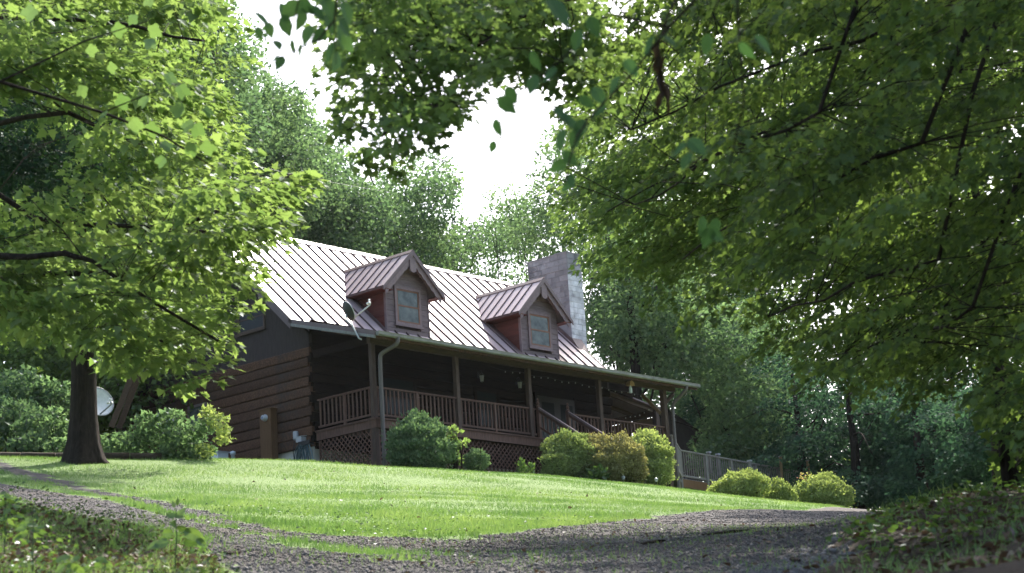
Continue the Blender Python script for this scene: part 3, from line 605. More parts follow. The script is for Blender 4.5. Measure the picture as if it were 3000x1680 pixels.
# dormers
def dormer(x0, x1):
    d = part('dormer'); xc = (x0+x1)/2; hwid = 1.34; yf = 2.84; ez, rzd = 4.98, 6.30; wy = 3.20
    ybr = EY+(rzd-EZ)/SL; ybe = EY+(ez-EZ)/SL
    # side walls: lapped boards running back into the roof
    for side, x in ((-1, x0), (1, x1)):
        z = rz(wy)-.06; k = 0
        while z < ez-.02:
            zt = min(z+.185, ez); zl = max(z, rz(wy)-.06); ye = EY+(zt-EZ)/SL+.1
            mb = MB(); lap = .016
            A = [(x+side*lap, wy, zl), (x+side*.002, wy, zt), (x+side*.002, ye, zt), (x+side*lap, ye-.19/SL, zl)]
            mb.prism(A, (-side*.03, 0, 0)); mb.build('siding_board', 'red_siding', d); z = zt+.001; k += 1
        mb = MB(); mb.box(min(x, x+side*.025), max(x, x+side*.025), wy-.03, wy+.07, rz(wy)-.05, ez+.05); mb.build('corner_trim', 'trim', d)
    # front wall boards round the window
    wx0, wx1, wz0, wz1 = xc-.50, xc+.50, 3.98, 5.06
    z = 3.60
    while z < rzd-.25:
        zt = z+.178; lim = hwid-.0; xl = x0+.0; xr_ = x1
        if zt > ez: k_ = (rzd-.12-z)/(rzd-ez)*hwid; xl, xr_ = max(x0, xc-k_), min(x1, xc+k_)
        segs = [(xl, xr_)] if (z > wz1+.1 or zt < wz0-.1) else [(xl, wx0-.06), (wx1+.06, xr_)]
        for a, b in segs:
            if b-a > .05:
                mb = MB(); mb.prism([(a, wy-.018, z), (a, wy-.003, zt), (a, wy+.03, zt), (a, wy+.03, z)], (b-a, 0, 0)); mb.build('siding_board', 'grey_siding', d)
        z = zt+.002
    mb = MB(); mb.prism([(x0+.03, wy+.032, 3.55), (x1-.03, wy+.032, 3.55), (x1-.03, wy+.032, ez), (xc, wy+.032, rzd-.08), (x0+.03, wy+.032, ez)], (0, .05, 0)); mb.build('wall_core', 'gable_board', d)
    window_y(wx0, wx1, wz0, wz1, wy-.012, d, 'trim', 'pane')
    mb = MB(); mb.box(wx0-.16, wx1+.16, wy-.035, wy-.02, wz1+.09, wz1+.18); mb.build('head_trim', 'grey_siding', d)
    # roof panels with seams, cut along the valleys
    for side in (-1, 1):
        ys = np.linspace(yf, ybr, 9)
        def low(y): return 1.0 if y <= ybe else (ybr-y)/(ybr-ybe)
        up = np.array([-side*0, 0, 1.0]); nrm = np.array([side*(rzd-ez), 0, hwid]); nrm /= np.linalg.norm(nrm)
        def pt(y, t): return np.array([xc+side*hwid*t, y, rzd-(rzd-ez)*t])
        for i in range(8):
            a, b = ys[i]+.002, ys[i+1]-.002; cut = [pt(a, 0), pt(b, 0)]
            if b > ybe and a < ybe: cut += [pt(b, low(b)), pt(ybe, 1), pt(a, 1)]
            else: cut += [pt(b, low(b)), pt(a, low(a))]
            if side > 0: cut = cut[::-1]
            mb = MB(); mb.prism(cut, -nrm*.035); mb.build('roof_panel', 'roof_metal', d)
            if i > 0:
                mb = MB(); mb.bar(pt(a, 0)+nrm*.010, pt(a, low(a))+nrm*.012, .028, .036, up=nrm); mb.build('seam', 'roof_seam', d)
        mb = MB(); mb.prism([pt(yf, 1)+nrm*.01, pt(ybe, 1)+nrm*.01, pt(ybe, 1)-[0, 0, .07], pt(yf, 1)-[0, 0, .07]], (side*.02, 0, 0)); mb.build('eave_fascia', 'roof_seam', d)
        mb = MB(); mb.prism([pt(yf+.02, .99)-[0, 0, .075], pt(ybe, .99)-[0, 0, .075], np.array([x0 if side < 0 else x1, ybe, ez-.08]), np.array([x0 if side < 0 else x1, yf+.02, ez-.08])], (0, 0, -.02)); mb.build('soffit', 'red_siding', d)
        # fascia and scalloped bargeboard on the front edge
        mb = MB(); mb.prism([pt(yf, 0)+[0, 0, .03], pt(yf, 1.04)+[0, 0, .03], pt(yf, 1.04)-[0, 0, .10], pt(yf, 0)-[0, 0, .16]], (0, -.03, 0)); mb.build('rake_fascia', 'roof_trim', d)
        top, bot = [], []
        for k in range(29):
            t = k/28; t_ = .02+.92*t; sc_ = .045*abs(math.sin(t*math.pi*7))
            top.append(pt(yf+.03, t_)-[0, 0, .13]); bot.append(pt(yf+.03, t_)-[0, 0, .36-.04*t+sc_])
        mb = MB()
        for k in range(28): mb.prism([top[k], top[k+1], bot[k+1], bot[k]], (0, .025, 0))
        mb.build('bargeboard', 'trim', d)
    mb = MB(); mb.box(xc-.14, xc+.14, yf-.006, yf+.026, rzd-.62, rzd-.1)
    mb.prism([(xc+.14*math.cos(a), yf-.006, rzd-.62+.10*math.sin(a)) for a in np.linspace(0, -math.pi, 9)], (0, .032, 0)); mb.build('pendant', 'trim', d)
    mb = MB()
    for s_ in (-1, 1): mb.prism([(xc, yf-.02, rzd+.04), (xc+s_*.13, yf-.02, rzd+.04-.13*(rzd-ez)/hwid), (xc+s_*.13, yf-.02, rzd+.015-.13*(rzd-ez)/hwid), (xc, yf-.02, rzd+.015)], (0, ybr-yf+.1, 0))
    mb.build('ridge_cap', 'roof_trim', d)
    # flashing on the main roof beside the cheek
    for side, x in ((-1, x0), (1, x1)):
        mb = MB(); nr = np.array([0, -SL, 1.0]); nr /= np.linalg.norm(nr); w_ = .22
        a, b = np.array([x, EY+.06, rz(EY+.06)]), np.array([x, ybe+.05, rz(ybe+.05)])
        mb.prism([a+nr*.004, a+nr*.004+[side*w_, 0, 0], b+nr*.004+[side*w_, 0, 0], b+nr*.004], nr*.012); mb.build('flashing', 'roof_trim', d)
    return d
dormer(3.86, 5.74); dormer(10.20, 12.06)
# chimney at the right gable end, separate blocks over a mortar core
ch = part('chimney')
cx0, cx1, cy0, cy1, cz1 = 14.16, 14.96, 4.28, 6.15, 7.98
mb = MB(); mb.box(cx0+.012, cx1-.012, cy0+.012, cy1-.012, -1.6, cz1-.012); mb.build('mortar_core', 'mortar', ch)
bl = .20
k = 0; z = 3.0
while z < cz1-.02:
    zt = min(z+bl-.012, cz1); off = .2 if k % 2 else 0
    xs = sorted(set([cx0]+[x for x in np.arange(cx0+off, cx1, .4) if cx0+.08 < x < cx1-.08]+[cx1]))
    ys = sorted(set([cy0+.001]+[y for y in np.arange(cy0+.4-off, cy1, .4) if cy0+.15 < y < cy1-.08]+[cy1]))
    big = .012 if z > cz1-.62 else 0
    for a, b in zip(xs[:-1], xs[1:]):
        j = random.uniform(-.004, .004); mb = MB(); mb.box(a+.006, b-.006, cy0-.004+j-big, cy0+.06, z, zt); mb.build('block', 'white_block' if z < cz1-.9 else 'block', ch)
    for a, b in zip(ys[:-1], ys[1:]):
        j = random.uniform(-.004, .004); mb = MB(); mb.box(cx0-.004+j-big, cx0+.06, a+(.012 if a == ys[0] else .006), b-.006, z, zt); mb.build('block', 'block', ch)
        mb = MB(); mb.box(cx1-.06, cx1+.004, a+.006, b-.006, z, zt) if False else None
    z += bl; k += 1
mb = MB(); mb.box(cx0-.03, cx1+.03, cy0-.03, cy1+.03, cz1, cz1+.05); mb.box(cx0+.12, cx0+.5, cy0+.3, cy0+.7, cz1+.05, cz1+.12); mb.build('chimney_cap', 'block', ch)
mb = MB(); nr = np.array([0, -SL, 1.0])/math.hypot(1, SL)
for (a, b, c, d_) in ((cx0-.03, cx0+.5, cy0-.30, cy0+.02),): mb.prism([(a, c, rz(c)+.01), (a, d_, rz(d_)+.20), (a, d_, rz(d_)-.05), (a, c, rz(c)-.03)], (b-a, 0, 0))
mb.prism([(cx0-.035, cy0, rz(cy0)+.16), (cx0-.035, cy1, rz(cy1)+.16), (cx0-.035, cy1, rz(cy1)-.02), (cx0-.035, cy0, rz(cy0)-.02)], (.03, 0, 0)); mb.build('chimney_flashing', 'roof_trim', ch)
# utility box on the gable wall with meter
ub = part('utility_cover'); mb = MB(); mb.box(-.36, -.11, 4.06, 4.56, -1.9, .90); mb.build('cover_box', 'box_wood', ub)
mb = MB(); mb.box(-.39, -.11, 4.03, 4.59, .90, .93); mb.build('cover_lid', 'box_wood', ub)
mb = MB()
c_ = np.array([-.36, 4.29, .65]); pr = [(.105, 0), (.105, .04), (.085, .05), (.08, .12), (.05, .135), (.002, .137)]
vs = []; n_ = 14
for r_, h_ in pr:
    for j in range(n_): vs.append(c_+np.array([-h_, r_*math.cos(2*math.pi*j/n_), r_*math.sin(2*math.pi*j/n_)]))
mb.add(vs, [(i*n_+j, (i+1)*n_+j, (i+1)*n_+(j+1) % n_, i*n_+(j+1) % n_) for i in range(len(pr)-1) for j in range(n_)]); me_ = mb.build('meter', 'solar_grey', ub, True)
mb = MB(); mb.box(-.503, -.497, 4.25, 4.33, .61, .68); mb.build('meter_face', 'blue_lens', me_)

# ------------------------------------------------------------------ fittings on and round the cabin
def dish(name, label, c, nrm, R_, arm_dir, mast, mats=('grey_metal', 'dish_dark', 'pale_metal')):
    t = thing(name, label, 'satellite dish'); c = np.array(c, float); n = unit(np.array(nrm, float))
    a = unit(np.cross(n, (0, 0, 1))); b = np.cross(a, n); vs = []; rings = 7; seg = 24
    for k in range(rings):
        r = R_*k/(rings-1)
        for j in range(seg):
            an = 2*math.pi*j/seg; vs.append(c+(a*math.cos(an)*.92+b*math.sin(an))*r+n*(.28*r*r/R_))
    back = [p-n*.012 for p in vs]; fs = [(k*seg+j, k*seg+(j+1) % seg, (k+1)*seg+(j+1) % seg, (k+1)*seg+j) for k in range(rings-1) for j in range(seg)]
    m = len(vs); mb = MB(); mb.add(vs+back, fs+[tuple(m+i for i in f[::-1]) for f in fs]+[((rings-1)*seg+j, (rings-1)*seg+(j+1) % seg, m+(rings-1)*seg+(j+1) % seg, m+(rings-1)*seg+j) for j in range(seg)])
    mb.build('reflector', mats[1], t, True)
    rim = MB(); rim.tube([c+(a*math.cos(x)*.92+b*math.sin(x))*R_+n*.28*R_ for x in np.linspace(0, 2*math.pi, 25)], .012, 6, False); rim.build('rim', mats[2], t, True)
    foot = c-b*R_*.85+n*.1; tip = foot+np.array(arm_dir, float); ar = MB(); ar.tube([foot, foot*.5+tip*.5, tip], .022, 8); ar.tube([tip, tip+[0, 0, .09]], .024, 8)
    aro = ar.build('feed_arm', mats[2], t, True)
    ln = MB()
    for s_ in (-.05, .05): ln.tube([tip+a*s_+[0, 0, .07]-n*.03, tip+a*s_+[0, 0, .09]+n*.0-unit(np.array(arm_dir))*.09], .036, 10)
    ln.tube([tip+[0, 0, .13], tip+[0, 0, .17]-unit(np.array(arm_dir))*.06], .035, 10); ln.build('receiver', 'white_paint', aro, True)
    ms = MB(); ms.tube([c-n*.03-b*.05, c-n*.12-b*.2]+[np.array(p, float) for p in mast], .024, 8); ms.build('mast', mats[2], t, True)
    return t
n1 = CR*.80+CF*.46+np.array([0, 0, .38])
dish('satellite_dish', 'small dark satellite dish on a bracket at the left edge of the porch roof', (-.55, .42, 3.10), n1, .30, CR*.52-CF*.05+np.array([0, 0, .42]), [(-.50, .25, 2.68), (-.50, .0, 2.25), (-.48, -.08, 2.20)])
cg = W(283, 1184, 57)
dish('satellite_dish', 'white satellite dish partly hidden behind the big maple trunk', cg, -CF*.72+CR*.45+np.array([0, 0, .55]), .47, -CF*.25+CR*.35+np.array([0, 0, .28]), [cg+[0, .1, -.6], (cg[0], cg[1]+.1, gz(cg[0], cg[1]+.1)-.2)], ('grey_metal', 'white_paint', 'grey_metal'))
cg = W(480, 1238, 60)
dish('satellite_dish', 'pale weathered satellite dish half covered by the bush left of the cabin', cg, -CF*.75+CR*.35+np.array([0, 0, .6]), .30, -CF*.25+np.array([0, 0, .25]), [cg+[0, .1, -.6], (cg[0], cg[1]+.1, gz(cg[0], cg[1])-.2)], ('grey_metal', 'solar_grey', 'grey_metal'))
# leaning boards
t = thing('leaning_boards', 'pair of weathered boards leaning behind the white satellite dish', 'boards')
for k, (a, b) in enumerate((((392, 1090, 59), (340, 1212, 58.4)), ((408, 1096, 59.2), (362, 1216, 58.7)))):
    mb = MB(); mb.bar(W(*a), W(b[0]-14, b[1]+40, b[2]), .17, .045, up=-CF); mb.build('plank', 'beam_wood', t)
# hose, reel box and utility boxes on the gable wall
t = thing('garden_hose', 'grey green garden hose hung in long loops on the gable wall', 'hose')
for k in range(9):
    yc = 2.62+.055*k+random.uniform(-.03, .03); L_ = random.uniform(.42, .62); wd = random.uniform(.10, .21); zc = -.38; x_ = -.22-.02*k % .06
    pts = [(x_+.02*math.sin(a*3+k), yc+wd*math.sin(a)*(1-.25*math.cos(a)), zc-L_+L_*math.cos(a)) for a in np.linspace(0, 2*math.pi, 26)]
    mb = MB(); mb.tube(pts, .017, 6, False); mb.build('hose_loop', 'hose_pale' if k % 3 == 0 else 'hose', t, True)
mb = MB(); mb.tube([(-.2, 3.05, -.4), (-.24, 3.12, -.75), (-.3, 3.1, -1.0), (-.33, 2.9, -1.28)], .016, 6); mb.build('hose_end', 'cable', t, True)
mb = MB(); mb.box(-.26, -.1, 2.5, 3.0, -.40, -.35); mb.box(-.28, -.25, 2.5, 3.0, -.40, -.28); mb.build('hanger', 'cable', t)
t = thing('junction_box', 'small pale meter box with a cylinder beside the garden hose', 'box')
mb = MB(); mb.lathe((-.2, 3.16, -.18), [(.075, 0), (.085, .02), (.085, .22), (.07, .25), (.01, .26)], 12); mb.build('canister', 'solar_grey', t, True)
mb = MB(); mb.box(-.30, -.1, 2.82, 3.06, -.28, -.14); mb.prism([(-.32, 2.8, -.14), (-.32, 3.08, -.14), (-.1, 3.08, -.11), (-.1, 2.8, -.11)], (0, 0, .02)); mb.build('housing', 'solar_grey', t)
mb = MB(); mb.tube([(-.14, 3.3, -.2), (-.16, 3.34, -.5), (-.15, 3.3, -.9), (-.15, 3.3, -1.4)], .012, 6); mb.build('conduit', 'cable', t, True)
t = thing('utility_cabinet', 'low white utility cabinet at the foot of the gable wall', 'cabinet')
mb = MB(); mb.box(-.75, -.35, 6.05, 6.45, -1.3, -.14); mb.build('cabinet_body', 'plastic_white', t); mb = MB(); mb.box(-.78, -.32, 6.02, 6.48, -.14, -.10); mb.build('cabinet_lid', 'solar_grey', t)
t = thing('vent_pipe', 'short white pipe standing at the wall beside the low white cabinet', 'pipe')
mb = MB(); mb.lathe((-.45, 5.72, -1.3), [(.06, 0), (.06, 1.05), (.085, 1.06), (.085, 1.14), (.02, 1.17)], 12); mb.build('pipe', 'plastic_white', t, True)
# wall lanterns
for k, (x, z, lb) in enumerate(((7.20, 2.36, 'dark wall lantern on the porch wall, the one nearer the cabin middle'), (9.02, 2.33, 'dark wall lantern on the porch wall just left of the front door'))):
    t = thing('wall_lantern', lb, 'lantern', 'wall lanterns on the porch'); y = HD0-.26
    mb = MB(); mb.box(x-.05, x+.05, HD0-.125, HD0-.10, z-.02, z+.20); mb.tube([(x, HD0-.11, z+.16), (x, y+.03, z+.22), (x, y, z+.17)], .012, 6); mb.build('bracket', 'black_iron', t)
    mb = MB(); mb.lathe((x, y, z-.16), [(.05, 0), (.075, .20)], 6); mb.build('lamp_glass', 'solar_grey', t)
    mb = MB(); mb.lathe((x, y, z+.04), [(.095, 0), (.09, .02), (.03, .09), (.01, .13)], 6); mb.lathe((x, y, z-.19), [(.02, 0), (.055, .03)], 6); mb.build('cap', 'black_iron', t)
# string lights under the porch beam
t = thing('string_lights', 'string of small unlit globe bulbs under the porch eave', 'string lights'); pts = []
bm_ = MB(); bm_.lathe((0, 0, -.05), [(.003, 0), (.014, .005), (.021, .018), (.016, .032), (.009, .038), (.009, .05)], 10); bulb_me = bm_.mesh('bulb', 'bulb', True)
for k in range(25):
    x = 5.4+k*.335; s = (k % 4)/4; z = 2.13-.016*(x-5.4)-.05*math.sin(s*math.pi); pts.append((x, .32, z))
    if k > 1: place('bulb', bulb_me, t, (x, .32, z-.01))
mb = MB(); mb.tube(pts, .007, 5); mb.build('cord', 'cable', t)
t = thing('string_lights', 'beaded string of pale lights hanging along the right end of the porch roof', 'string lights'); pts = []
for k in range(15):
    s = k/14; p = np.array([14.55, -.45+2.9*s, 2.10-.42*s+.05*math.sin(k)]); pts.append(p); place('bulb', bulb_me, t, tuple(p))
mb = MB(); mb.tube(pts, .008, 5); mb.build('cord', 'cable', t)
t = thing('hanging_feeder', 'tan wooden bird feeder with pale bottle hanging under the porch eave', 'bird feeder'); c = np.array([11.69, -.12, 2.03])
mb = MB(); mb.prism([c+[-.13, -.09, .06], c+[.13, -.09, .06], c+[.10, -.09, .17], c+[0, -.09, .23], c+[-.10, -.09, .17]], (0, .18, 0)); mb.build('feeder_house', 'feeder_wood', t)
mb = MB(); mb.lathe(c, [(.05, -.18), (.055, -.16), (.055, -.02), (.03, .03), (.03, .06)], 10); mb.build('bottle', 'plastic_white', t, True)
mb = MB(); mb.tube([c+[0, 0, .22], c+[0, 0, .34]], .006, 5); mb.build('hook', 'black_iron', t)

# ------------------------------------------------------------------ low deck beyond the porch
DK = thing('wooden_deck', 'low weathered wooden deck with a baluster railing right of the porch', 'deck')
dA, dB = np.array([14.86, .50, -.65]), np.array([27.0, 1.84, -.65]); dd = unit(dB-dA); dn = np.array([-dd[1], dd[0], 0]); LEN = np.linalg.norm(dB-dA)
for k in range(22):
    mb = MB(); a = dA+dn*(.05+k*.145); mb.prism([a-[0, 0, .03], a+dd*LEN-[0, 0, .03], a+dd*LEN+dn*.138-[0, 0, .03], a+dn*.138-[0, 0, .03]], (0, 0, .028)); mb.build('deck_board', 'deck_wood', DK)
mb = MB(); mb.prism([dA-[0, 0, .31], dA+dd*LEN-[0, 0, .31], dA+dd*LEN-[0, 0, .035], dA-[0, 0, .035]], dn*.04); mb.build('rim_beam', 'box_wood', DK)
def deck_rail(a, b, n, every, parent, h=.95):
    a = np.array(a, float); b = np.array(b, float); L_ = np.linalg.norm(b-a); r = part('railing', parent); ang = math.atan2(b[1]-a[1], b[0]-a[0])
    mb = MB(); mb.bar(a+[0, 0, h], b+[0, 0, h], .10, .045); mb.build('top_rail', 'deck_wood', r)
    mb = MB(); mb.bar(a+[0, 0, .09], b+[0, 0, .09], .045, .06); mb.build('bottom_rail', 'deck_wood', r)
    q = MB(); q.box(-.014, .014, -.013, .013, .10, h-.02); qm = q.mesh('baluster', 'deck_wood'); pm = MB(); pm.box(-.05, .05, -.045, .045, -1.3, h-.02); pmm = pm.mesh('rail_post', 'deck_wood')
    for k in range(n+1):
        p = a+(b-a)*k/n; place('rail_post' if k % every == 0 else 'baluster', pmm if k % every == 0 else qm, r, tuple(p), (0, 0, ang))
deck_rail(dA+dd*.03+dn*.02, dB+dn*.02, 84, 12, DK); deck_rail(dB+dn*.05, dB+dn*3.2, 20, 10, DK); deck_rail(dA+dn*3.2+dd*4, dB+dn*3.2, 60, 12, DK)
ps, pe = np.array([13.80, -.02, .02]), dA+dd*.05+dn*.0
sr = part('stair_railing', DK)
mb = MB(); mb.bar(ps+[0, 0, .62], pe+[0, 0, .95], .08, .05); mb.build('top_rail', 'deck_wood', sr); mb = MB(); mb.bar(ps+[0, 0, -.22], pe+[0, 0, .06], .05, .12); mb.build('stringer', 'deck_wood', sr)
for k in range(12):
    s = (k+.5)/12; p = ps+(pe-ps)*s; mb = MB(); zb = -.2*(1-s)+.08*s; zt = .60*(1-s)+.93*s; mb.box(p[0]-.02, p[0]+.02, p[1]-.02, p[1]+.02, p[2]+zb, p[2]+zt); mb.build('baluster', 'deck_wood', sr)
mb = MB(); mb.bar(W(1968, 1352, 70), W(1994, 1413, 70.3), .06, .07); mb.build('step_rail', 'deck_wood', sr)
def patio_chair(label, x, y, rz_, s=1.0):
    t = thing('patio_chair', label, 'chair', 'chairs on the low deck'); q = Matrix.Rotation(rz_, 4, 'Z')
    def put(nm, mb):
        mb.v = [tuple(q@Vector(v)+Vector((x, y, -.65))) for v in mb.v]; mb.build(nm, 'chair_dark', t)
    m = MB(); m.box(-.27, .27, -.25, .27, .40, .44); put('seat', m); m = MB()
    for zz_ in (.55, .70, .85): m.box(-.26, .26, .25+.1*(zz_-.5), .28+.1*(zz_-.5), zz_, zz_+.10)
    put('backrest', m)
    for a, b in ((-.26, -.24), (.26, -.24), (-.26, .26), (.26, .26)): m = MB(); m.box(a-.02, a+.02, b-.02, b+.02, 0, .98 if b > 0 else .64); put('leg', m)
    for a in (-.27, .27): m = MB(); m.box(a-.03, a+.03, -.28, .28, .63, .66); put('armrest', m)
patio_chair('dark slatted patio chair just inside the deck corner', 15.9, 1.9, .4); patio_chair('dark patio chair farther along the low deck behind the railing', 17.3, 2.6, -1.2)
t = thing('patio_table', 'dark tall patio table behind the deck railing corner', 'table'); mb = MB(); mb.box(15.7, 17.4, 2.75, 3.4, .36, .41); mb.build('table_top', 'chair_dark', t)
for a, b in ((15.8, 2.85), (17.3, 2.85), (15.8, 3.3), (17.3, 3.3)): mb = MB(); mb.box(a-.03, a+.03, b-.03, b+.03, -.66, .36); mb.build('leg', 'chair_dark', t)
for k, (px, py, lb) in enumerate(((2076, 1326, 'pale solar cap light on a far deck post, leftmost of three'), (2103, 1332, 'pale solar cap light on a far deck post, middle of three'), (2196, 1351, 'pale solar cap light on a far deck post, rightmost of three'))):
    c = W(px, py, 74); t = thing('solar_cap_light', lb, 'lamp', 'cap lights on the deck posts'); mb = MB(); mb.box(c[0]-.07, c[0]+.07, c[1]-.07, c[1]+.07, c[2]-.02, c[2]+.03); mb.build('cap', 'solar_grey', t); mb = MB(); mb.box(c[0]-.045, c[0]+.045, c[1]-.045, c[1]+.045, c[2]-.75, c[2]-.02); mb.build('post', 'deck_wood', t)
for k, (px, t_, b_, lb) in enumerate(((2286, 1340, 1400, 'tan wooden pole rising behind the deck railing, nearer the cabin'), (2366, 1352, 1410, 'tan wooden pole rising behind the deck railing, farther from the cabin'))):
    a = W(px, t_, 76); b = W(px+3, b_, 76); t = thing('wooden_pole', lb, 'pole', 'poles behind the deck'); mb = MB(); mb.bar(a, [b[0], b[1], gz(b[0], b[1])-.2], .09, .09); mb.build('pole', 'tan_wood', t); mb = MB(); mb.bar(a, a+[0, 0, .04], .12, .12); mb.build('pole_cap', 'deck_wood', t)
c = W(2357, 1404, 69.5); t = thing('flower_pot', 'potted orange and yellow flowers by the deck railing', 'plant pot')
mb = MB(); mb.lathe(c+[0, 0, -.35], [(.10, 0), (.16, .24), (.17, .26), (.14, .27)], 12); mb.build('pot', 'box_wood', t)
q = rng.normal(size=(40, 3))*[.10, .10, .09]+c+[0, 0, .04]
for nm, mt, sl in (('orange_blooms', 'orange_flower', slice(0, 7)), ('yellow_blooms', 'yellow_flower', slice(18, 40))):
    mb = MB()
    for p in q[sl]: mb.lathe(p, [(.002, 0), (.035, .012), (.03, .03), (.004, .04)], 6)
    mb.build(nm, mt, t)
# dark outbuilding beyond the deck
t = thing('outbuilding', 'dark grey shed with a sloping roof behind the deck', 'shed')
o = W(1978, 1300, 86); ax = unit(np.array([CR[0], CR[1], 0])); ay = np.array([-ax[1], ax[0], 0]); gb = gz(o[0], o[1])-.4
def Q(u, v, z): return o*[1, 1, 0]+ax*u+ay*v+[0, 0, z]
e0 = W(2030, 1262, 86)[2]; e1 = W(1960, 1205, 86)[2]; uw = .80
mb = MB(); mb.prism([Q(-1.2, 0, gb), Q(uw, 0, gb), Q(uw, 0, e0), Q(-.2, 0, e1), Q(-1.2, 0, e0)], ay*3); mb.build('wall', 'shed_board', t)
for k in range(9): mb = MB(); u = -1.1+k*.21; mb.prism([Q(u, -.02, gb), Q(u+.03, -.02, gb), Q(u+.03, -.02, e0-.05), Q(u, -.02, e0-.05)], ay*.02); mb.build('batten', 'shed_board', t)
for s_ in (1, -1):
    mb = MB(); a, b = Q(-.2, -.25, e1+.12), Q(-.2+s_*1.25, -.25, e0-.06) ; mb.prism([a, b, b-[0, 0, .10], a-[0, 0, .10]], ay*3.5); mb.build('roof', 'shed_roof', t)

# ------------------------------------------------------------------ shrubs
def bush(name, label, cat, blobs, mat, leaf, cover, tmpl='quad', up=.5, spike=0.0, group=None, shell=.72, stems=True, kindname='foliage'):
    t = thing(name, label, cat, group); P_, N_, T_ = [], [], []
    zmin = min(c[2]-r[2] for c, r in blobs); zmax = max(c[2]+r[2] for c, r in blobs)
    for c, r in blobs:
        c = np.array(c, float); r = np.array(r, float); n = int(4*math.pi*(np.mean(r)**2)*cover/(leaf*leaf*.35))
        d = unit(rng.normal(size=(n, 3))); lump = 1+.13*np.sin(d[:, 0]*7+c[0]*3)*np.sin(d[:, 1]*6+c[1])+.10*np.sin(d[:, 2]*9+c[2])
        s = (shell+(1-shell)*rng.random(n)**.6)*lump+np.where(rng.random(n) < .05, .12+spike*rng.random(n), 0)
        P_.append(c+d*r*s[:, None]); N_.append(d); T_.append(rng.random(n)*.75+.25*rng.random())
    P_, N_, T_ = map(np.concatenate, (P_, N_, T_))
    g = gsurf(P_[:, 0], P_[:, 1]); k = P_[:, 2] > g+.02; P_, N_, T_ = P_[k], N_[k], T_[k]
    tip = unit(N_*.7+rng.normal(size=N_.shape)*.6+[0, 0, up]); nr = unit(N_+rng.normal(size=N_.shape)*.8+[0, 0, .4])
    leaf_cloud(kindname, mat, t, P_, tip, nr, leaf*rng.uniform(.7, 1.3, len(P_)), TEMPL[tmpl], T_)
    if stems:
        mb = MB()
        for c, r in blobs:
            for _ in range(5):
                b = np.array([c[0]+rng.normal()*.1*r[0], c[1]+rng.normal()*.1*r[1]]); zb = gz(*b)-.05; e = np.array(c)+rng.normal(size=3)*r*.45
                mb.tube([(b[0], b[1], zb), tuple((np.r_[b, zb]+e)/2+rng.normal(size=3)*.03), tuple(e)], [.025, .018, .008], 5)
        mb.build('stems', 'bark', t, kind='stuff')
    return t
def B(px, py, D, rx, ry=None, rz_=None): return (W(px, py, D), (rx, ry or rx, rz_ or rx))
bush('cypress_shrub', 'feathery blue green shrub in front of the porch lattice by the downspout', 'shrub', [B(1222, 1292, 58.2, .78, .7, .62), B(1235, 1330, 58, .82, .7, .55), B(1190, 1320, 58, .55, .5, .5), B(1275, 1325, 58.3, .6, .5, .5), B(1225, 1255, 58.4, .45, .4, .42), B(1265, 1275, 58.4, .4, .4, .4)], 'leaf_cypress', .085, 2.3, 'quad', 1.0, .22, shell=.55)
bush('sapling', 'thin light green sapling sticking out right of the feathery shrub', 'shrub', [B(1330, 1268, 58.8, .20, .2, .16), B(1350, 1300, 58.8, .16, .2, .14), B(1322, 1310, 58.8, .25, .2, .25), B(1330, 1345, 58.8, .25, .2, .25)], 'leaf_maple', .12, .9, 'quad', .3, shell=.2)
bush('ball_shrub', 'small round clipped shrub in front of the lattice', 'shrub', [B(1396, 1352, 59.5, .36, .36, .31)], 'leaf_cypress', .06, 2.2, 'quad', .6)
HG = 'clipped hedge shrubs in front of the stairs'
bush('hedge_shrub', 'green shrub at the left end of the hedge by the stairs', 'shrub', [B(1660, 1330, 62, .62, .6, .62), B(1640, 1365, 61.5, .62, .5, .5), B(1690, 1350, 62, .6, .6, .6), B(1625, 1320, 62.2, .38, .4, .38), B(1700, 1310, 62.5, .4, .4, .36)], 'leaf_hedge', .065, 2.2, 'quad', .6, .1, HG)
bush('hedge_shrub', 'bronze tinged middle shrub of the hedge in front of the stairs', 'shrub', [B(1760, 1345, 62.3, .66, .6, .62), B(1820, 1345, 62.3, .66, .6, .66), B(1790, 1370, 62, .8, .6, .56), B(1740, 1320, 62.6, .5, .5, .42), B(1845, 1370, 62.3, .5, .5, .55)], 'leaf_hedge_bronze', .06, 2.4, 'quad', .6, .08, HG)
bush('hedge_shrub', 'bright green shrub at the right end of the hedge beside the corner post', 'shrub', [B(1900, 1345, 64, .60, .6, .68), B(1915, 1385, 63.6, .58, .5, .5), B(1885, 1320, 64.2, .5, .5, .45), B(1925, 1340, 64, .42, .5, .5)], 'leaf_goldtip', .07, 2.2, 'quad', .6, .2, HG)
bush('young_shrub', 'pale sprig with light leaves rising above the right end of the hedge', 'shrub', [B(1885, 1280, 64.6, .22, .2, .2), B(1910, 1285, 64.6, .22, .2, .24), B(1940, 1310, 64.4, .14, .2, .3), B(1955, 1370, 64.2, .12, .2, .5)], 'leaf_goldtip', .13, 1.0, 'quad', .8, .3, shell=.2)
bush('fern', 'light green arching fern at the foot of the hedge', 'fern', [B(1755, 1388, 61.2, .32, .3, .16), B(1740, 1402, 61.2, .3, .3, .14)], 'leaf_weed', .16, 1.0, 'ovate', .5, .2, shell=.3, stems=False)
bush('weed_clump', 'small weeds growing against the lattice left of the hedge', 'plant', [B(1527, 1372, 60.6, .14, .12, .24), B(1555, 1376, 60.8, .10, .12, .2)], 'leaf_weed', .09, 1.2, 'ovate', .8, .2, shell=.3, stems=False)
GS = 'golden shrubs right of the lawn'
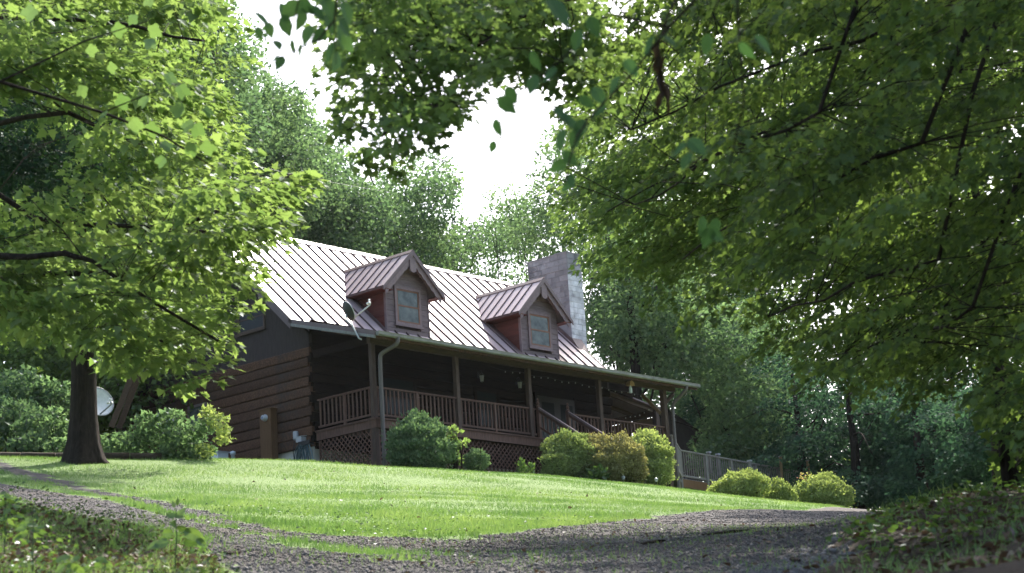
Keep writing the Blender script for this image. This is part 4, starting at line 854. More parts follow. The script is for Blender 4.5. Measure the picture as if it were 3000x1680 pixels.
bush('golden_shrub', 'broad golden green shrub in front of the deck railing, nearest the porch', 'shrub', [B(2160, 1430, 66, .66, .6, .46), B(2125, 1445, 66, .46, .5, .36), B(2205, 1425, 66, .5, .5, .42), B(2190, 1405, 66.3, .36, .4, .28)], 'leaf_goldtip', .075, 2.2, 'quad', .8, .2, GS)
bush('golden_shrub', 'small golden green shrub between two broader ones below the deck', 'shrub', [B(2282, 1452, 67, .42, .4, .50), B(2270, 1475, 67, .42, .4, .34), B(2300, 1465, 67, .36, .4, .4)], 'leaf_goldtip', .075, 2.2, 'quad', .8, .2, GS)
bush('golden_shrub', 'largest golden shrub, at the right end of the row below the deck', 'shrub', [B(2400, 1445, 68.5, .72, .7, .52), B(2440, 1465, 68.5, .58, .6, .44), B(2360, 1460, 68.3, .45, .5, .48), B(2420, 1415, 68.8, .42, .4, .3), B(2460, 1450, 68.6, .36, .4, .4)], 'leaf_goldtip', .075, 2.2, 'quad', .8, .25, GS)
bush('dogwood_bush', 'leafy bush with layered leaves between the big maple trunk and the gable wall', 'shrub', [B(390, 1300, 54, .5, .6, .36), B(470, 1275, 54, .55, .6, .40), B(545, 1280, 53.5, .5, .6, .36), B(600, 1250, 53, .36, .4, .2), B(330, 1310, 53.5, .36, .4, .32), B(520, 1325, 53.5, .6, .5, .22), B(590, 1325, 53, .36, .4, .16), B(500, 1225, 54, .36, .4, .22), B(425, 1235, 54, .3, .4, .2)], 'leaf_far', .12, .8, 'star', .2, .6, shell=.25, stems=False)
bush('dogwood_bush', 'sunlit light green sprays sticking out of the bush towards the gable wall', 'shrub', [B(640, 1235, 52.6, .26, .3, .2), B(655, 1285, 52.6, .2, .3, .14), B(610, 1210, 52.8, .24, .3, .18), B(600, 1320, 52.6, .3, .3, .14), B(655, 1255, 52.4, .16, .2, .12)], 'leaf_goldtip', .11, .5, 'star', .2, .6, shell=.2, stems=False)  # paler leaf colour here paints sun on this end of the bush
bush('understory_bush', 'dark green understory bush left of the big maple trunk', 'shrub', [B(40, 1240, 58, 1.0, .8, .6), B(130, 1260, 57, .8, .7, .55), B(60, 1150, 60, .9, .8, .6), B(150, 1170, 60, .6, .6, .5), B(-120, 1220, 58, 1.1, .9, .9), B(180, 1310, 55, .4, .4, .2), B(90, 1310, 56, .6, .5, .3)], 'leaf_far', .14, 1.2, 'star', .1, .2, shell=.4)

# ------------------------------------------------------------------ trees
def poly_points(poly, n, rr, D0, D1, reach=(.95, 0)):
    """n spray centres whose outline stays inside the polygon (photo pixels) at a random depth"""
    xs = [p[0] for p in poly]; ys = [p[1] for p in poly]; out = []
    tries = 0
    while len(out) < n and tries < n*60:
        tries += 1; x, y = rng.uniform(min(xs), max(xs)), rng.uniform(min(ys), max(ys)); D = rng.uniform(D0, D1); r = rng.uniform(*rr)
        for s in (1.0, .65, .4):
            q = r*s*FPX/D
            ax, ay = reach; tx = np.array([x, x-q*ax, x+q*ax, x, x, x-q*.6, x+q*.6]); ty = np.array([y, y+q*ay, y-q*ay, y-q*.5, y+q*.55, y+q*.4, y+q*.4])
            if in_poly(tx, ty, poly).all(): out.append((W(x, y, D), r*s)); break
    return out
def curve_pts(a, b, k=5, sag=0.0, wob=.04):
    a = np.array(a, float); b = np.array(b, float); L_ = np.linalg.norm(b-a)
    t = np.linspace(0, 1, k)[:, None]; P_ = a*(1-t)+b*t; P_[:, 2] += sag*L_*(4*t*(1-t))[:, 0]; P_[1:-1] += rng.normal(size=(k-2, 3))*wob*L_; return P_
def tree(name, label, trunk, limbs, sprays, mat, leaf, cover, tmpl='maple7', flatk=.22, bark='bark', droop=.35, group=None, twigk=1.0, n_leaf_objs=0, tint=(0, 1), updir=.9, min_view=None, category='tree', extra=None, ext_leaf=.24, limbk=.45, fixed=None, elong=1.0, nz=.48, conn=1.0, add=None, dome=False):
    t = thing(name, label, category, group)
    tp = np.array([p[:3] for p in trunk], float); tr = [p[3] for p in trunk]
    mb = MB(); mb.tube(tp, tr, 44, ridge=.035); mb.build('trunk', bark, t, True)
    skel = [tp]
    for L_ in limbs:
        lp = np.array([p[:3] for p in L_], float); q = [lp[0]]
        for a, b in zip(lp[:-1], lp[1:]): q += list(curve_pts(a, b, 4, 0, .02)[1:])
        q = np.array(q); r0 = L_[0][3]*limbk; mb = MB(); mb.tube(q, np.linspace(r0, r0*.3, len(q)), 8); mb.build('limb', bark, t, True); skel.append(q)
    sk = np.concatenate([np.concatenate([a[:-1]+(a[1:]-a[:-1])*f for f in (0, .33, .66)] + [a[-1:]]) for a in skel])
    used_ = {}; tw = MB(); groups = [(sprays, mat, leaf, cover, tmpl, flatk, fixed, elong, nz, droop)]+list(add or [])
    for gi, (sprays_, mat_, leaf, cover, tmpl_, flatk, fixed, elong, nz, droop) in enumerate(groups):
        if not sprays_: continue
        P_, T_, N_, TI, SZ = [], [], [], [], []
        for c, R_ in sprays_:
            c = np.array(c); d = sk-c; dl = np.linalg.norm(d*[1, 1, 1.3], axis=1)+np.where(sk[:, 2] > c[2]+.6, .8, 0); am = int(np.argmin(dl)); s = sk[am]; used_[am] = used_.get(am, 0)+1
            out = c-s; out[2] *= .25
            if np.linalg.norm(out) < .1: out = rng.normal(size=3)*[1, 1, .2]
            if fixed is not None: out = np.array(fixed, float)*1.0
            out = unit(out+rng.normal(size=3)*[.22, .22, .07]); side = unit(np.cross(out, [0, 0, 1])); upv = np.cross(side, out)
            tilt = rng.normal()*.25; side, upv = side*math.cos(tilt)+upv*math.sin(tilt), upv*math.cos(tilt)-side*math.sin(tilt)
            n = max(6, int(math.pi*R_*R_*.75*cover/(leaf*leaf*.42))); rad = np.sqrt(rng.random(n)); an = rng.uniform(0, 2*math.pi, n); nb = rng.integers(4, 8)
            u = rad*np.cos(an); v = rad*np.sin(an)*.78; v = v*.8+.2*np.round(v*nb/2)/nb*2
            p = c+R_*(u[:, None]*out*elong+v[:, None]*side/elong**.5+(rng.normal(size=n)*flatk-droop*rad**2*.8)[:, None]*upv)
            td = unit(out*(.5+u[:, None])+side*v[:, None]*1.2+rng.normal(size=(n, 3))*.45-[0, 0, .45])
            nn = unit(np.array([0, 0, updir])+rng.normal(size=(n, 3))*nz+out*.2)
            if dome:
                d3 = unit(rng.normal(size=(n, 3))+[0, 0, .35]); sh = (.62+.38*rng.random(n)**.5)*(1+.16*np.sin(d3[:, 0]*6+c[0]*5)*np.sin(d3[:, 1]*5+c[1]*5))
                p = c+d3*(R_*sh)[:, None]*[1, 1, .72]; td = unit(d3*.6+rng.normal(size=(n, 3))*.5-[0, 0, .25]); nn = unit(d3+rng.normal(size=(n, 3))*.45+[0, 0, .35])
            P_.append(p); T_.append(td); N_.append(nn); TI.append(np.clip(rng.normal(.5, .17, n)+rng.normal()*(.2 if dome else .11), 0, 1)); SZ.append(leaf*rng.uniform(.65, 1.25, n))
            if twigk > 0:
                b0 = c-out*R_*.9*elong; k = .0045*twigk*max(R_, .4)/.6
                main_ = curve_pts(b0, c+out*R_*.9*elong-upv*R_*droop*.6, 4, .08, .03)
                if used_[am] <= 7 and np.linalg.norm(s-b0) < 2.8: tw.tube(np.r_[curve_pts(s, b0, 4, .04, .03), main_[1:]], np.linspace(k*1.3*conn, k*.5, 7), 4, False)
                else: tw.tube(main_, np.linspace(k*.9, k*.5, 4), 4, False)
                for j in range(5):
                    f = rng.uniform(-.7, .6); a = c+out*R_*f*elong; e = a+out*R_*.35+side*R_*.7*(1 if j % 2 else -1)*(1-.5*abs(f))-upv*R_*droop*.4
                    tw.tube(curve_pts(a, e, 3, .05, .05), [k*.8, k*.6, k*.3], 3, False)
        P_, T_, N_, TI, SZ = map(np.concatenate, (P_, T_, N_, TI, SZ)); idx = np.arange(len(P_))
        if n_leaf_objs and gi == 0:
            d = P_-CAM; dep = d@CF; sx, sy = 1500+FPX*(d@CR)/dep, 840-FPX*(d@CU)/dep
            vis = np.where((sx > 0) & (sx < 3000) & (sy > 0) & (sy < 1680))[0]; pick = vis[np.argsort(-(SZ[vis]/dep[vis]))][:n_leaf_objs]
            tv, tf = TEMPL[tmpl_]; mes = []
            for k in range(4):
                me = bpy.data.meshes.new('leaf'); me.from_pydata([tuple(v) for v in tv], [], tf); a = me.attributes.new('tint', 'FLOAT', 'FACE'); a.data.foreach_set('value', np.full(len(tf), .25+.17*k, np.float32)); me.materials.append(MATS[mat_]); mes.append(me)
            for i in pick:
                y = T_[i]; x = unit(np.cross(y, N_[i])); z = np.cross(x, y); o = link('leaf', mes[min(3, int(TI[i]*4))], t); sz = SZ[i]
                o.matrix_local = Matrix(((x[0]*sz, y[0]*sz, z[0]*sz, P_[i][0]), (x[1]*sz, y[1]*sz, z[1]*sz, P_[i][1]), (x[2]*sz, y[2]*sz, z[2]*sz, P_[i][2]), (0, 0, 0, 1)))
            idx = np.setdiff1d(idx, pick)
        leaf_cloud('crown', mat_, t, P_[idx], T_[idx], N_[idx], SZ[idx], TEMPL[tmpl_], TI[idx])
    if twigk > 0: tw.build('twigs', bark, t, kind='stuff')
    if extra:
        n_ = sum(int(math.pi*R_*R_*2.3/(ext_leaf**2*.4)) for _, R_ in extra); PP = []
        for c, R_ in extra:
            n = int(math.pi*R_*R_*2.3/(ext_leaf**2*.4)); q = unit(rng.normal(size=(n, 3)))*(rng.random(n)**.4)[:, None]*R_*[1, 1, .4]; PP.append(np.array(c)+q)
        PP = np.concatenate(PP); n = len(PP)
        leaf_cloud('unseen_crown', mat, t, PP, unit(rng.normal(size=(n, 3))-[0, 0, .4]), unit(rng.normal(size=(n, 3))*.5+[0, 0, 1]), ext_leaf*rng.uniform(.7, 1.3, n), TEMPL['star'], rng.random(n))
    return t
def G(px, D):
    """ground point below image column px at depth D"""
    p = W(px, 1400, D); return np.array([p[0], p[1], gz(p[0], p[1])])
def trunk_up(base, h, r, lean=(0, 0), flare=1.6, k=9):
    b = np.array(base, float); pts = []
    for i in range(k):
        t = i/(k-1); f = 1+(flare-1)*math.exp(-t*h/0.55); pts.append((b[0]+lean[0]*t*h+rng.normal()*.02*h*.15, b[1]+lean[1]*t*h+rng.normal()*.02*h*.15, b[2]-.25+t*h, r*f*(1-.75*t)))
    return pts
def W4(px, py, D, r): return (*W(px, py, D), r)

# left maple (trunk outside the picture, boughs reach in)
b = G(-850, 21); tk = trunk_up(b, 15, .30)
lm = [[(*tk[3][:3], .10), W4(-200, 830, 20, .07), W4(250, 800, 20, .05), W4(560, 650, 20.5, .03), W4(860, 510, 21, .01)], [(*tk[2][:3], .09), W4(-100, 760, 19, .06), W4(190, 742, 18.5, .04), W4(270, 765, 18.5, .02), W4(640, 1000, 19, .01)],
      [(*tk[4][:3], .10), W4(-200, 400, 21, .07), W4(200, 330, 20, .05), W4(420, 430, 19.5, .02)], [(*tk[5][:3], .09), W4(-150, 50, 21, .06), W4(300, 60, 20, .04), W4(600, 120, 20, .015)], [(*tk[2][:3], .08), W4(-250, 950, 20, .05), W4(150, 900, 20, .03), W4(500, 1010, 20, .01)],
      [(*tk[3][:3], .08), W4(100, 640, 22, .05), W4(600, 680, 22, .03), W4(800, 700, 22, .01)]]
L1 = [(-260,-250),(620,-250),(720,60),(760,200),(730,330),(770,430),(960,480),(985,545),(930,630),(890,690),(815,750),(815,810),(765,860),(735,930),(695,1010),(690,1090),(650,1150),(600,1200),(450,1120),(330,1090),(190,960),(-260,1040)]
sp = poly_points(L1, 190, (.34, .70), 17.5, 27, (1.3, -.15))
HOL = ([(-60,250),(250,250),(330,420),(320,600),(120,620),(-60,560)], [(450,60),(650,50),(670,180),(540,235),(440,180)])
def px_of(c): d = np.array(c)-CAM; z_ = d@CF; return 1500+FPX*(d@CR)/z_, 840-FPX*(d@CU)/z_
def clear_of(sp, holes, keep=.04):
    o = []
    for c, r in sp:
        x, y = px_of(c); q = any(in_poly(np.array([x]), np.array([y]), h)[0] for h in holes)
        if not q or rng.random() < keep: o.append((c, r))
    return o
sp = clear_of(sp, HOL)
sp += [(W(x, y, 20.5+2*rng.random()), r) for x, y, r in ((850, 520, .30), (800, 560, .32), (740, 560, .4), (900, 535, .17), (800, 650, .26), (760, 690, .28), (660, 480, .34), (620, 300, .34), (650, 180, .3), (600, 60, .34), (715, 770, .24), (690, 830, .22), (650, 880, .26), (640, 950, .22), (610, 1020, .22), (580, 1100, .24), (540, 1140, .2), (700, 640, .36), (600, 800, .4), (560, 950, .4), (430, 1060, .26), (300, 1000, .26), (480, 1050, .3), (735, 850, .17), (700, 900, .2), (660, 1000, .2), (640, 1060, .2), (745, 800, .2))]
ex = [(tuple(CAM+CF*dd+CR*rr+np.array([0, 0, zz_])), 1.3) for dd, rr, zz_ in ((20, -7, 11), (22, -8, 12), (18, -8, 11), (24, -6, 13), (20, -10, 9), (26, -9, 11), (17, -6, 9.5))]
tree('maple_tree', 'sunlit yellow green maple whose boughs reach in from the left edge', tk, lm, sp, 'leaf_maple', .100, 1.12, 'maple', flatk=.10, n_leaf_objs=280, extra=ex[:3], fixed=CR*.9-CF*.2+np.array([0, 0, .10]), elong=1.3, nz=.30, droop=.4)

# big maple with the dark flared trunk on the lawn edge
b = G(245, 50.5); tk = [(b[0], b[1], b[2]-.3, .78), (b[0], b[1], b[2]+.05, .52), (b[0], b[1], b[2]+.45, .40), (b[0]+.02, b[1], b[2]+1.1, .325), (b[0]+.03, b[1]-.02, b[2]+2.2, .295), (b[0]+.02, b[1], b[2]+4, .27), (b[0]-.05, b[1], b[2]+7, .27), (b[0], b[1]+.1, b[2]+11, .16), (b[0], b[1], b[2]+14, .05)]
lm = [[(*tk[5][:3], .14), W4(520, 760, 49, .09), W4(640, 640, 48, .04)], [(*tk[5][:3], .14), W4(20, 700, 49, .09), W4(-150, 560, 49, .04)], [(*tk[6][:3], .12), W4(500, 350, 50, .08), W4(640, 220, 50, .03)], [(*tk[6][:3], .12), W4(50, 300, 50, .08), W4(-100, 150, 50, .03)], [(*tk[4][:3], .10), W4(420, 960, 48, .05), W4(560, 1000, 47.5, .02)]]
L2 = [(-300,-260),(640,-260),(720,40),(740,300),(760,560),(740,760),(640,960),(430,1050),(300,1000),(180,1010),(-300,1100)]
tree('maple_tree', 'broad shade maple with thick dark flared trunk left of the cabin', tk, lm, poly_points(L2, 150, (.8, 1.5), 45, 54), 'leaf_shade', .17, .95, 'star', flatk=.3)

b = G(-330, 37); tk = trunk_up(b, 15, .2)
tree('hollow_shade_tree', 'added dark tree standing in for the shade behind the left maple boughs', tk, [], poly_points([(-260,60),(330,160),(420,420),(380,680),(-260,720)], 60, (.5, .95), 33, 39), 'leaf_hollow_shade', .12, 1.3, 'quad', flatk=.2)  # added tree, its dark leaves painting the shade between the boughs

# tall maple at the right edge: trunk just in the frame, boughs sweep left over the driveway
b = G(3380, 14.5); tk = trunk_up(b, 16, .26, (.004, .0), 1.5)
lm = [[(*tk[3][:3], .075), W4(2700, 420, 14.5, .05), W4(2300, 560, 15.5, .035), W4(2000, 760, 17, .012)], [(*tk[4][:3], .08), W4(2650, 60, 15, .05), W4(2250, 200, 16, .035), W4(1850, 380, 17.5, .012)], [(*tk[5][:3], .08), W4(2500, -250, 15, .05), W4(2000, -120, 14.5, .035), W4(1500, 60, 14, .02), W4(1300, 200, 13.8, .015), W4(1120, 400, 13.7, .008)],
      [(*tk[3][:3], .07), W4(2750, 760, 15.5, .045), W4(2500, 830, 16.5, .03), W4(2250, 930, 18, .01)], [(*tk[2][:3], .06), W4(2850, 900, 15, .04), W4(2650, 1000, 17, .02), W4(2450, 1040, 19, .01)], [(*tk[4][:3], .07), W4(2600, 250, 17, .05), W4(2150, 420, 19, .03), W4(1780, 620, 20, .012)], [(*tk[4][:3], .06), W4(2400, 330, 14, .04), W4(2050, 480, 14.5, .03), W4(1860, 600, 16, .012)]]
R1B = [(2000,-400),(3600,-400),(3600,1400),(2990,1400),(2880,1300),(2790,1230),(2620,1160),(2400,1150),(2260,1110),(2300,1000),(2180,900),(2060,780),(1960,600),(1950,300),(1850,60)]
R1 = [(1580,-400),(3600,-400),(3600,1400),(2990,1400),(2880,1300),(2790,1230),(2620,1160),(2400,1150),(2260,1110),(2300,1000),(2180,900),(2020,800),(1850,720),(1760,560),(1700,420),(1660,300),(1580,160)]
HOLR = [[(2760,90),(2960,90),(2980,260),(2700,280)], [(2330,90),(2480,80),(2480,230),(2300,210)], [(2240,240),(2380,240),(2360,330),(2240,320)]]
near = clear_of(poly_points(R1, 60, (.22, .42), 13, 18, (1.55, .85))+poly_points(R1B, 160, (.24, .50), 13, 18, (1.55, .85)), HOLR, .4)
far_ = clear_of(poly_points(R1B, 310, (.32, .66), 18, 27, (1.45, .8)), HOLR, .5)+[(W(x, y, 18), r) for x, y, r in ((1850, 20, .55), (1950, -10, .55), (2060, 60, .5), (1900, 100, .4), (1800, -50, .55), (2150, 30, .5), (2250, 90, .5), (2400, 60, .5), (2600, 150, .55), (2750, 60, .5), (2850, 300, .55), (2900, 600, .6), (2800, 800, .6), (2700, 500, .55), (2600, 750, .55), (2850, 1000, .55), (2080, 860, .3), (2450, 1080, .3), (2600, 1090, .32), (2720, 1140, .3), (2150, 900, .3))]
L5 = [(880,-260),(1760,-260),(1760,120),(1640,250),(1500,260),(1420,300),(1340,400),(1260,470),(1170,530),(1080,520),(1000,460),(940,350),(900,200)]
lace = poly_points(L5, 100, (.18, .34), 12, 17)+poly_points([(900,-260),(1800,-260),(1800,200),(1640,220),(1400,200),(1050,230),(920,150)], 75, (.2, .4), 12.5, 17.5)
lace += [(W(x, y, 14.5), r) for x, y, r in ((1030, 380, .18), (1100, 440, .18), (1180, 430, .18), (1240, 380, .18), (1300, 330, .18), (1050, 290, .2), (980, 200, .2), (1150, 340, .2), (1060, 480, .13), (1150, 500, .13), (1640, 150, .22), (1600, 60, .26), (1650, 260, .18), (1700, 60, .26), (1700, 180, .26), (1760, 250, .26), (1640, 200, .2), (1580, 150, .18), (1720, 330, .22), (1780, 120, .28))]
exr = [(tuple(CAM+CF*dd+CR*rr+np.array([0, 0, zz_])), 1.9) for dd, rr, zz_ in ((14, 3, 9.5), (17, 6, 10.5), (20, 2, 12.5), (20, 8, 11), (23, 5, 13), (26, 8.5, 13), (17, 10, 10), (14, 8, 8.5), (22, 11, 12), (17, 0, 11), (27, 12, 13), (30, 12, 14), (21, 5.5, 9.5), (24, 7.5, 11), (19, 6.5, 9), (22, 9, 10.5), (27, 6.5, 12.5), (17, 5, 9), (25, 10, 12), (15.5, 6, 8))]  # unseen leaf clumps placed as blockers to shade driveway and right boughs
RD = -CR*.82-CF*.25-np.array([0, 0, .42])
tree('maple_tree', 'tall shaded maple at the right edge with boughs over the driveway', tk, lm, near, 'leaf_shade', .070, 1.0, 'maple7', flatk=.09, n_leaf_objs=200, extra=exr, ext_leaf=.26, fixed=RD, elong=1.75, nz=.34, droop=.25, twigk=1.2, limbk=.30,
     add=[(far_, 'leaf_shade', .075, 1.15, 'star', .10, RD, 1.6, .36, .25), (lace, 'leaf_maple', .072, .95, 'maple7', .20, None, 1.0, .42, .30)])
# sunlit maple behind the dark boughs
b = G(3500, 24); tk = trunk_up(b, 17, .26)
R2 = [(1620,160),(1900,20),(2600,200),(3000,400),(3000,1050),(2700,1120),(2280,1100),(2210,1000),(2100,930),(1940,850),(1820,830),(1680,800),(1610,700),(1575,560),(1590,420)]
lm = [[(*tk[3][:3], .10), W4(2700, 600, 25, .07), W4(2200, 620, 26, .04), W4(1800, 640, 26, .015)], [(*tk[4][:3], .10), W4(2700, 300, 25, .07), W4(2200, 300, 26, .04), W4(1850, 330, 26, .015)], [(*tk[2][:3], .10), W4(2900, 900, 25, .07), W4(2450, 930, 25, .03)]]
tree('maple_tree', 'yellow green maple with sunlit leaves behind the dark boughs on the right', tk, lm, poly_points(R2, 230, (.38, .80), 22, 30, (1.4, .5))+[(W(x, y, 24), r) for x, y, r in ((1760, 740, .28), (1750, 640, .36), (1740, 520, .4), (1750, 380, .4), (1830, 770, .36), (1950, 770, .34), (2080, 860, .36), (2330, 950, .45), (2300, 1000, .4), (2430, 1040, .4))], 'leaf_maple', .080, 1.0, 'maple7', flatk=.10, fixed=-CR*.85-CF*.2-np.array([0, 0, .3]), elong=1.5, nz=.32, droop=.3, conn=.6)
# roadside maple over the upper driveway
b = G(2960, 46); tk = trunk_up(b, 17, .30)
R3 = [(2240,-700),(3500,-700),(3600,900),(3200,1150),(2800,1060),(2560,1010),(2420,900),(2250,820)]
tree('maple_tree', 'big leafy maple farther back shading the top of the driveway', tk, [[(*tk[3][:3], .2), W4(2600, 900, 46, .08)], [(*tk[4][:3], .2), W4(2500, 400, 47, .08)], [(*tk[4][:3], .2), W4(3300, 500, 47, .08)], [(*tk[5][:3], .2), W4(2700, 0, 45, .08)]], poly_points(R3, 125, (.9, 1.8), 39, 51), 'leaf_shade', .2, 1.0, 'star', flatk=.3)
# dark sapling at the right bank
b = G(2960, 20); tk = trunk_up(b, 6, .06)
tree('understory_tree', 'dark leafy young tree on the bank at the lower right edge', tk, [], poly_points([(2800,1130),(3300,1050),(3300,1440),(2980,1440),(2900,1440),(2860,1330)], 34, (.35, .7), 18, 23), 'leaf_shade', .12, 1.0, 'maple7')

# beech: trunk stands beside the camera, long twigs hang into the top of the picture with large separate leaves
t = thing('beech_tree', 'beech twigs with large pointed leaves hanging into the top of the view', 'tree')
bb = CAM+CR*3.4+np.array([CF[0], CF[1], 0])*3.0; bz = gz(bb[0], bb[1]); mb = MB(); tkp = trunk_up((bb[0], bb[1], bz), 10, .2); mb.tube([p[:3] for p in tkp], [p[3] for p in tkp], 12); mb.build('trunk', 'grey_bark', t, True)
def twig_line(pts, r0): mb = MB(); q = np.array([W(*p) for p in pts]); mb.tube(q, np.linspace(r0, r0*.35, len(q)), 6); mb.build('limb', 'bark', t, True); return q
top = np.array(tkp[5][:3]); 
for end in ((2300, -700, 6.5), (1100, -1100, 7)):
    mb = MB(); mb.tube(curve_pts(top, W(*end), 6, .05, .01), np.linspace(.09, .035, 6), 8); mb.build('limb', 'grey_bark', t, True)
twig_line([(2300,-700,6.5),(2150,-120,7),(1960,80,7.1),(1840,230,7.1),(1740,330,7.05),(1690,400,7),(1668,470,7),(1655,545,7)], .007)
twig_line([(1960,80,7.1),(1780,40,7.2),(1640,180,7.2),(1500,290,7.2),(1450,400,7.2)], .005)
twig_line([(2150,-120,7),(2180,300,7.4),(2120,560,7.6),(2075,690,7.7)], .004); twig_line([(2150,-120,7),(2060,120,7.3),(2010,440,7.4)], .004)
twig_line([(1100,-1100,7),(1010,-200,7.8),(980,60,8),(930,120,8),(820,170,8)], .007); twig_line([(1010,-200,7.8),(880,-20,8),(855,90,8)], .005); twig_line([(980,60,8),(985,190,8)], .003)
LV = [(1644,338,60),(1672,362,70),(1700,383,66),(1644,416,74),(1683,410,64),(1672,466,56),(1633,488,60),(1672,530,44),(1658,549,44),(1755,327,52),(1755,283,60),(1720,300,50),(2071,133,60),(2237,133,70),(2190,150,60),(2043,432,70),(1988,443,64),(2010,475,60),(2088,671,60),(2071,698,66),(2055,665,56),(2100,690,50),(1487,310,70),(1460,377,56),(1443,432,40),(1500,280,60),(1637,39,110),(1609,222,60),(1560,250,60),(1570,180,60),(1690,120,64),(1740,80,64),(1850,200,60),(1900,140,66),(1960,120,60),(1800,250,56)]
LV2 = [(900,105,60),(933,105,56),(966,72,60),(999,111,70),(966,158,60),(983,183,60),(800,183,52),(819,186,46),(814,133,44),(839,78,60),(966,28,60),(1010,83,56),(1016,40,60),(930,40,60),(880,60,64),(780,120,44),(860,140,46),(850,30,70),(900,20,60),(770,60,60),(950,-10,60),(1000,0,60),(880,150,40),(790,90,46),(830,40,56),(760,100,40),(1020,130,50)]
tv, tf = OVATE; lme = []
for k in range(4):
    me = bpy.data.meshes.new('leaf'); me.from_pydata([tuple(v) for v in tv], [], tf); a = me.attributes.new('tint', 'FLOAT', 'FACE'); a.data.foreach_set('value', np.full(len(tf), .15+.25*k, np.float32)); me.materials.append(MATS['leaf_beech']); lme.append(me)
def leaf_obj(t, me, px, py, D, size_px, ang, tilt, name='leaf'):
    """a single leaf: hangs at angle ang (0 = straight down in view), turned by tilt about its own axis"""
    p = W(px, py, D); s = size_px/FPX*D; y = -CU*math.cos(ang)+CR*math.sin(ang)+CF*rng.normal()*.3; y = unit(y)
    n0 = -CF*math.cos(tilt)+np.cross(y, -CF)*math.sin(tilt)+np.array([0, 0, .3]); x = unit(np.cross(y, n0)); z = np.cross(x, y)
    o = link(name, me, t); p = p-y*s*.5
    o.matrix_local = Matrix(((x[0]*s, y[0]*s, z[0]*s, p[0]), (x[1]*s, y[1]*s, z[1]*s, p[1]), (x[2]*s, y[2]*s, z[2]*s, p[2]), (0, 0, 0, 1))); return o
for px, py, s in LV: leaf_obj(t, lme[rng.integers(0, 2)], px, py, 7.05+.1*rng.random(), s*1.15, rng.choice([-1, 1])*rng.uniform(.1, 1.1), rng.uniform(-1.0, 1.0))
for px, py, s in LV2: leaf_obj(t, lme[rng.integers(1, 4)], px, py, 8+.15*rng.random(), s*1.2, rng.choice([-1, 1])*rng.uniform(.1, 1.0), rng.uniform(-1.1, 1.1))
dm = bpy.data.meshes.new('dead_leaf'); dm.from_pydata([(v[0]*.55, v[1], v[2]*2) for v in tv], [], tf); a = dm.attributes.new('tint', 'FLOAT', 'FACE'); a.data.foreach_set('value', np.full(len(tf), .35, np.float32)); dm.materials.append(MATS['leaf_dead'])
for px, py, s, an in ((1928, 165, 80, .1), (1935, 205, 90, -.15), (1940, 250, 90, .12), (1930, 300, 70, -.25), (1952, 280, 80, .15), (1955, 320, 60, .3), (1922, 190, 60, -.4)): o = leaf_obj(t, dm, px, py, 7.3, s, an, rng.uniform(-.6, .6), 'dead_leaf')
twig_line([(2010,-60,7.3),(1950,60,7.3),(1928,140,7.3),(1938,260,7.3),(1945,300,7.3)], .006)
# tulip tree: broad pale leaves in front of the left maple
t = thing('tulip_tree', 'tulip tree branch with broad pale yellow green leaves in front of the left maple', 'tree')
bb = G(-1900, 12); mb = MB(); tkp = trunk_up(bb, 12, .2); mb.tube([p[:3] for p in tkp], [p[3] for p in tkp], 12); mb.build('trunk', 'grey_bark', t, True)
def line4(pts, r0): mb = MB(); q = np.array(pts); mb.tube(q, np.linspace(r0, r0*.3, len(q)), 6); mb.build('limb', 'bark', t, True)
line4([np.array(tkp[5][:3]), W(-700, 150, 12.5), W(0, 240, 13), W(300, 330, 13.2), W(480, 400, 13.3), W(640, 500, 13.3)], .016); line4([W(0, 240, 13), W(250, 120, 13), W(440, 60, 13)], .008); line4([W(300, 330, 13.2), W(450, 270, 13), W(540, 240, 13)], .005)
tu = fan([(0, 0), (.25, -.04), (.46, .10), (.42, .38), (.50, .62), (.36, .98), (.12, .86), (0, .80), (-.12, .86), (-.36, .98), (-.50, .62), (-.42, .38), (-.46, .10), (-.25, -.04)]); tme = []
for k in range(3):
    me = bpy.data.meshes.new('leaf'); me.from_pydata([tuple(v) for v in tu[0]], [], tu[1]); a = me.attributes.new('tint', 'FLOAT', 'FACE'); a.data.foreach_set('value', np.full(len(tu[1]), .25+.25*k, np.float32)); me.materials.append(MATS['leaf_tulip']); tme.append(me)
for px, py in ((437,6),(440,131),(536,270),(500,232),(362,300),(518,325),(450,382),(579,384),(612,436),(525,318),(470,475),(650,507),(85,40),(400,370),(330,200),(455,95),(390,60),(300,340),(420,300),(548,372),(350,90),(270,150),(490,430),(560,440),(610,330),(240,270)): leaf_obj(t, tme[rng.integers(0, 3)], px, py, 13+.3*rng.random(), rng.uniform(32, 48), rng.uniform(-1.2, 1.2), rng.uniform(-.8, .8))

# far trees
def far_tree(name, label, px, D, poly, n, rr, mat, leaf=.2, cover=1.0, Dr=5, h=None, flatk=.5, trunk_r=.22, limbs=(), tm='quad', bark='bark', droop=.25, group='trees behind the cabin', lean=(0, 0), front=0.0):
    b = G(px, D-front); ytop = min(p[1] for p in poly); top = W(px, ytop, D)[2]; tk = trunk_up(b, max(4, (top-b[2])*(.72 if not front else .86)), trunk_r, lean, 1.3)
    lm = []
    for k in range(6):
        q = tk[3+k % 5]; xs = [p[0] for p in poly]; e = W(rng.uniform(min(xs), max(xs)), rng.uniform(ytop+60, max(p[1] for p in poly)-60), D+rng.normal()*2); lm.append([(*q[:3], trunk_r*.35), (*((np.array(q[:3])+e)/2+[0, 0, .4]), .05), (*e, .02)])
    lm += [[W4(*a) for a in l] for l in limbs]; n = int(n*1.5); cover = cover*1.3; leaf = leaf*.9
    return tree(name, label, tk, lm, poly_points(poly, n, rr, D-Dr, D+Dr), mat, leaf, cover, tm, flatk=flatk, bark=bark, droop=droop, group=group, twigk=.8, dome=mat != 'leaf_hemlock', conn=.6)
FT = far_tree
